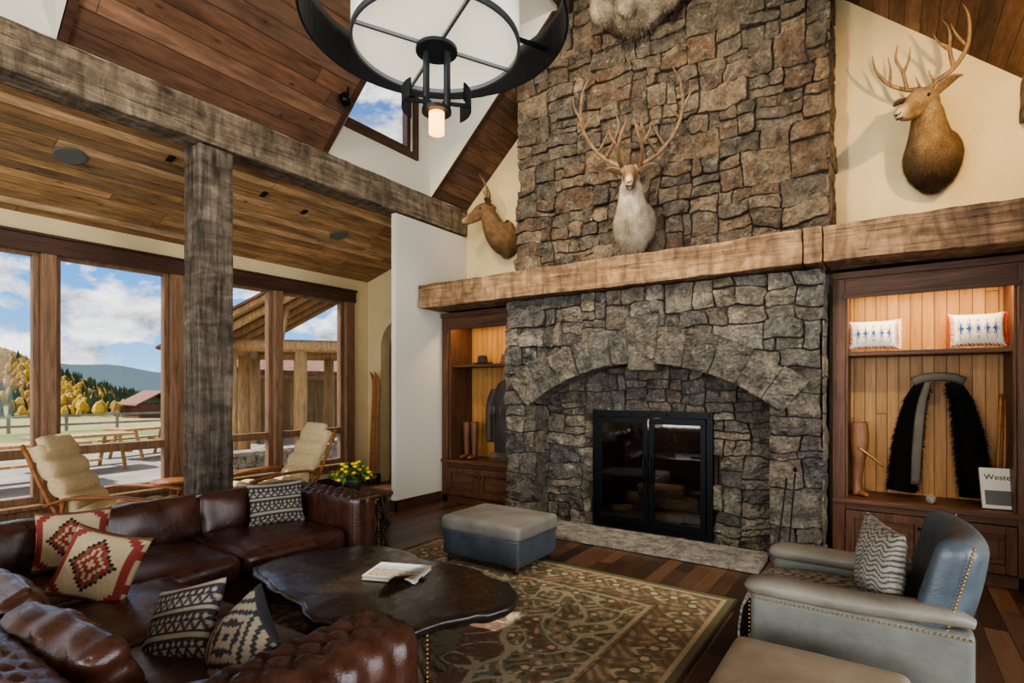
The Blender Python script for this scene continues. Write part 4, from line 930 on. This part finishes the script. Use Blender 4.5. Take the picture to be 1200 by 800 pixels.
for (x,y) in ((0,-2.6),(0,-1.0),(0,1.6),(-4,-2.6),(-4,-.4),(-4,1.6),(-2,-2.6)): a.tube([(x,y,0),(x,y,2.75)],[.17,.15],14,3,jit=.01)
for x in (.05,-4): a.tube([(x,-3.2,2.78),(x,3.2,2.78)],[.16,.16],12,3)
a.tube([(.6,-2.6,2.75),(-4.6,-2.6,2.75)],[.14,.14],12,3)
for x in (.5,-.7,-1.9,-3.1,-4.3):
    for s in (-1,1): a.tube([(x,s*3.4,2.6),(x,0,4.7)],[.1,.1],10,3)
for y in (-1.5,0,1.5): a.tube([(0,y,2.8),(0,y*.9,4.6-abs(y)*.6)],[.09,.09],8,2)
a.tube([(.8,0,4.6),(-4.8,0,4.6)],[.13,.13],12,3); a.obj('logs',m_log,pv,True)
a=Acc()
for s in (-1,1):
    v=[(.9,s*3.8,2.5),(-4.9,s*3.8,2.5),(-4.9,0,4.85),(.9,0,4.85)]; v=v+[(p[0],p[1],p[2]+.12) for p in v]; a.add((v,BF))
a.obj('roof_deck',m_log,pv); a=Acc()
for s in (-1,1):
    v=[(1,s*3.9,2.58),(-5,s*3.9,2.58),(-5,0,4.98),(1,0,4.98)]; v=v+[(p[0],p[1],p[2]+.06) for p in v]; a.add((v,BF))
a.obj('shingles',m_shing,pv)
p2=empty('log_cabin_porch',(-18,14.5,-.12)); a=Acc()
for y in (-5,-2.5,0,2.5,5): a.tube([(0,y,0),(0,y,2.1)],[.16,.15],12,3)
a.box(-.15,.15,-5.4,5.4,2.05,2.3); a.obj('logs',m_log,p2,True)
box('cabin_wall',-4,-2.2,-5,5,0,2.1,m_log,p2)
a=Acc(); v=[(.8,-6,2.2),(.8,6,2.2),(-4,4.5,3.5),(-4,-4.5,3.5)]; v=v+[(p[0],p[1],p[2]+.15) for p in v]; a.add((v,BF)); a.obj('roof',m_shing,p2)
br=empty('red_barn',(-96,39,th(-96,39)-.2)); box('barn_walls',-3,3,-3.2,3.2,0,2.6,gfun(NT('barn_boards',.9),'5b3a30','6d483a',1.),br)
a=Acc()
for s in (-1,1): v=[(-3.6,s*3.8,2.3),(3.6,s*3.8,2.3),(3.6,0,4.4),(-3.6,0,4.4)]; a.add((v+[(p[0],p[1],p[2]+.2) for p in v],BF))
a.obj('barn_roof',m_shing,br)
for (x,y,r_) in ((-14,4.3,.1),(-15.5,6.2,.3),(-12.5,3.0,0)):
    e=empty('picnic_table',(x,y,-.12),(0,0,r_)); a=Acc(); a.box(-.38,.38,-.9,.9,.7,.75)
    for s in (-1,1):
        a.box(s*.7-.14,s*.7+.14,-.9,.9,.42,.46)
        a.tube([(0.3,s*.6,.7),(.55,s*.6,0)],[.04,.04],6,1).tube([(-.3,s*.6,.7),(-.55,s*.6,0)],[.04,.04],6,1).box(-.75,.75,s*.6-.04,s*.6+.04,.36,.42)
    a.obj('boards',m_log,e)
fr=empty('split_rail_fence',(-31,15,-.6)); a=Acc()
for i in range(21): a.tube([(0,-20+i*2.,-.4),(0,-20+i*2.,1.1)],[.07,.07],6,1)
for z in (.5,.9): a.box(-.03,.03,-20,20,z,z+.1)
a.obj('rails',m_patio,fr)
a=Acc()
for rc in pack(4.6,7.6,-.12,.35,(.2,.5),(.1,.2)): stone(a,rc,lambda y,z,d:(-10.0+d,y,z),warp=False,res=.1)
a.box(-10.35,-10.0,4.6,7.6,-.12,.33).box(-10.4,-9.93,4.6,7.6,.33,.4); a.obj('garden_stone_wall',m_hearth)
# ---------------------------------------------------------------- lights, world, camera
w=bpy.data.worlds.new('World'); scene.world=w; w.use_nodes=True; nt=w.node_tree; nd=nt.nodes; bg=nd['Background']
class WN(NT):
    def __init__(s,t): s.t=t; s.n=t.nodes
k=WN(nt); gco=k.co('Generated'); zz=k.sep(gco)
sky=k.ramp(zz[2],[(0.,'9cc3e6'),(.08,'6ca6dd'),(.25,'357bc6'),(.8,'2a62aa')])
pv_=k.com(k.mth('MULTIPLY',zz[0],1.),zz[1],k.mth('MULTIPLY',zz[2],2.)); cn=k.noise(pv_,5.2,9,.6,.3)
cf=k.ramp(cn,[(.45,0.),(.52,1.)]); sh=k.ramp(k.noise(pv_,11.,6,.6),[(.35,'76828f'),(.6,'ffffff')])
k.I(bg.inputs[0],k.mix(cf,sky,sh)); bg.inputs[1].default_value=1.3
def light(name,typ,loc,rot,energy,col,**kw):
    L=bpy.data.lights.new(name,typ); L.energy=energy; L.color=col
    for a_,b_ in kw.items(): setattr(L,a_,b_)
    o=bpy.data.objects.new(name,L); scene.collection.objects.link(o); o.location=loc; o.rotation_euler=rot; return o
d=Vector((.5,.33,-.85)); s_=light('sun','SUN',(-20,0,20),(0,0,0),5.2,(1,.94,.84),angle=.01); s_.rotation_euler=d.to_track_quat('-Z','Y').to_euler()
light('fill_area_right','AREA',(XR+.35,.3,1.7),(0,rx(98),0),230,(.97,.98,1),shape='RECTANGLE',size=2.6,size_y=8.)  # added area lamp, unseen outside the right wall opening, for soft fill
light('fill_area_back','AREA',(-2,YB-.4,1.7),(rx(96),0,0),330,(.97,.98,1),shape='RECTANGLE',size=7.6,size_y=2.6)  # same kind of added fill lamp, unseen beyond the back wall opening
L=light('firebox_fill_lamp','POINT',(-2.14,5.95,1.2),(0,0,0),6,(1,.8,.6),shadow_soft_size=.05)  # added lamp inside the firebox to brighten the logs, no embers there
cam=bpy.data.cameras.new('camera'); co=bpy.data.objects.new('camera',cam); scene.collection.objects.link(co)
cam.sensor_width=36; cam.lens=19.2; cam.shift_y=55/1200; cam.clip_start=.05; cam.clip_end=1000
co.location=(0,0,1.6); co.rotation_euler=(rx(90),0,rx(34.6)); scene.camera=co
scene.view_settings.view_transform='AgX'
try: scene.view_settings.look='AgX - Medium High Contrast'
except Exception as ex: print(ex)
scene.view_settings.exposure=.6
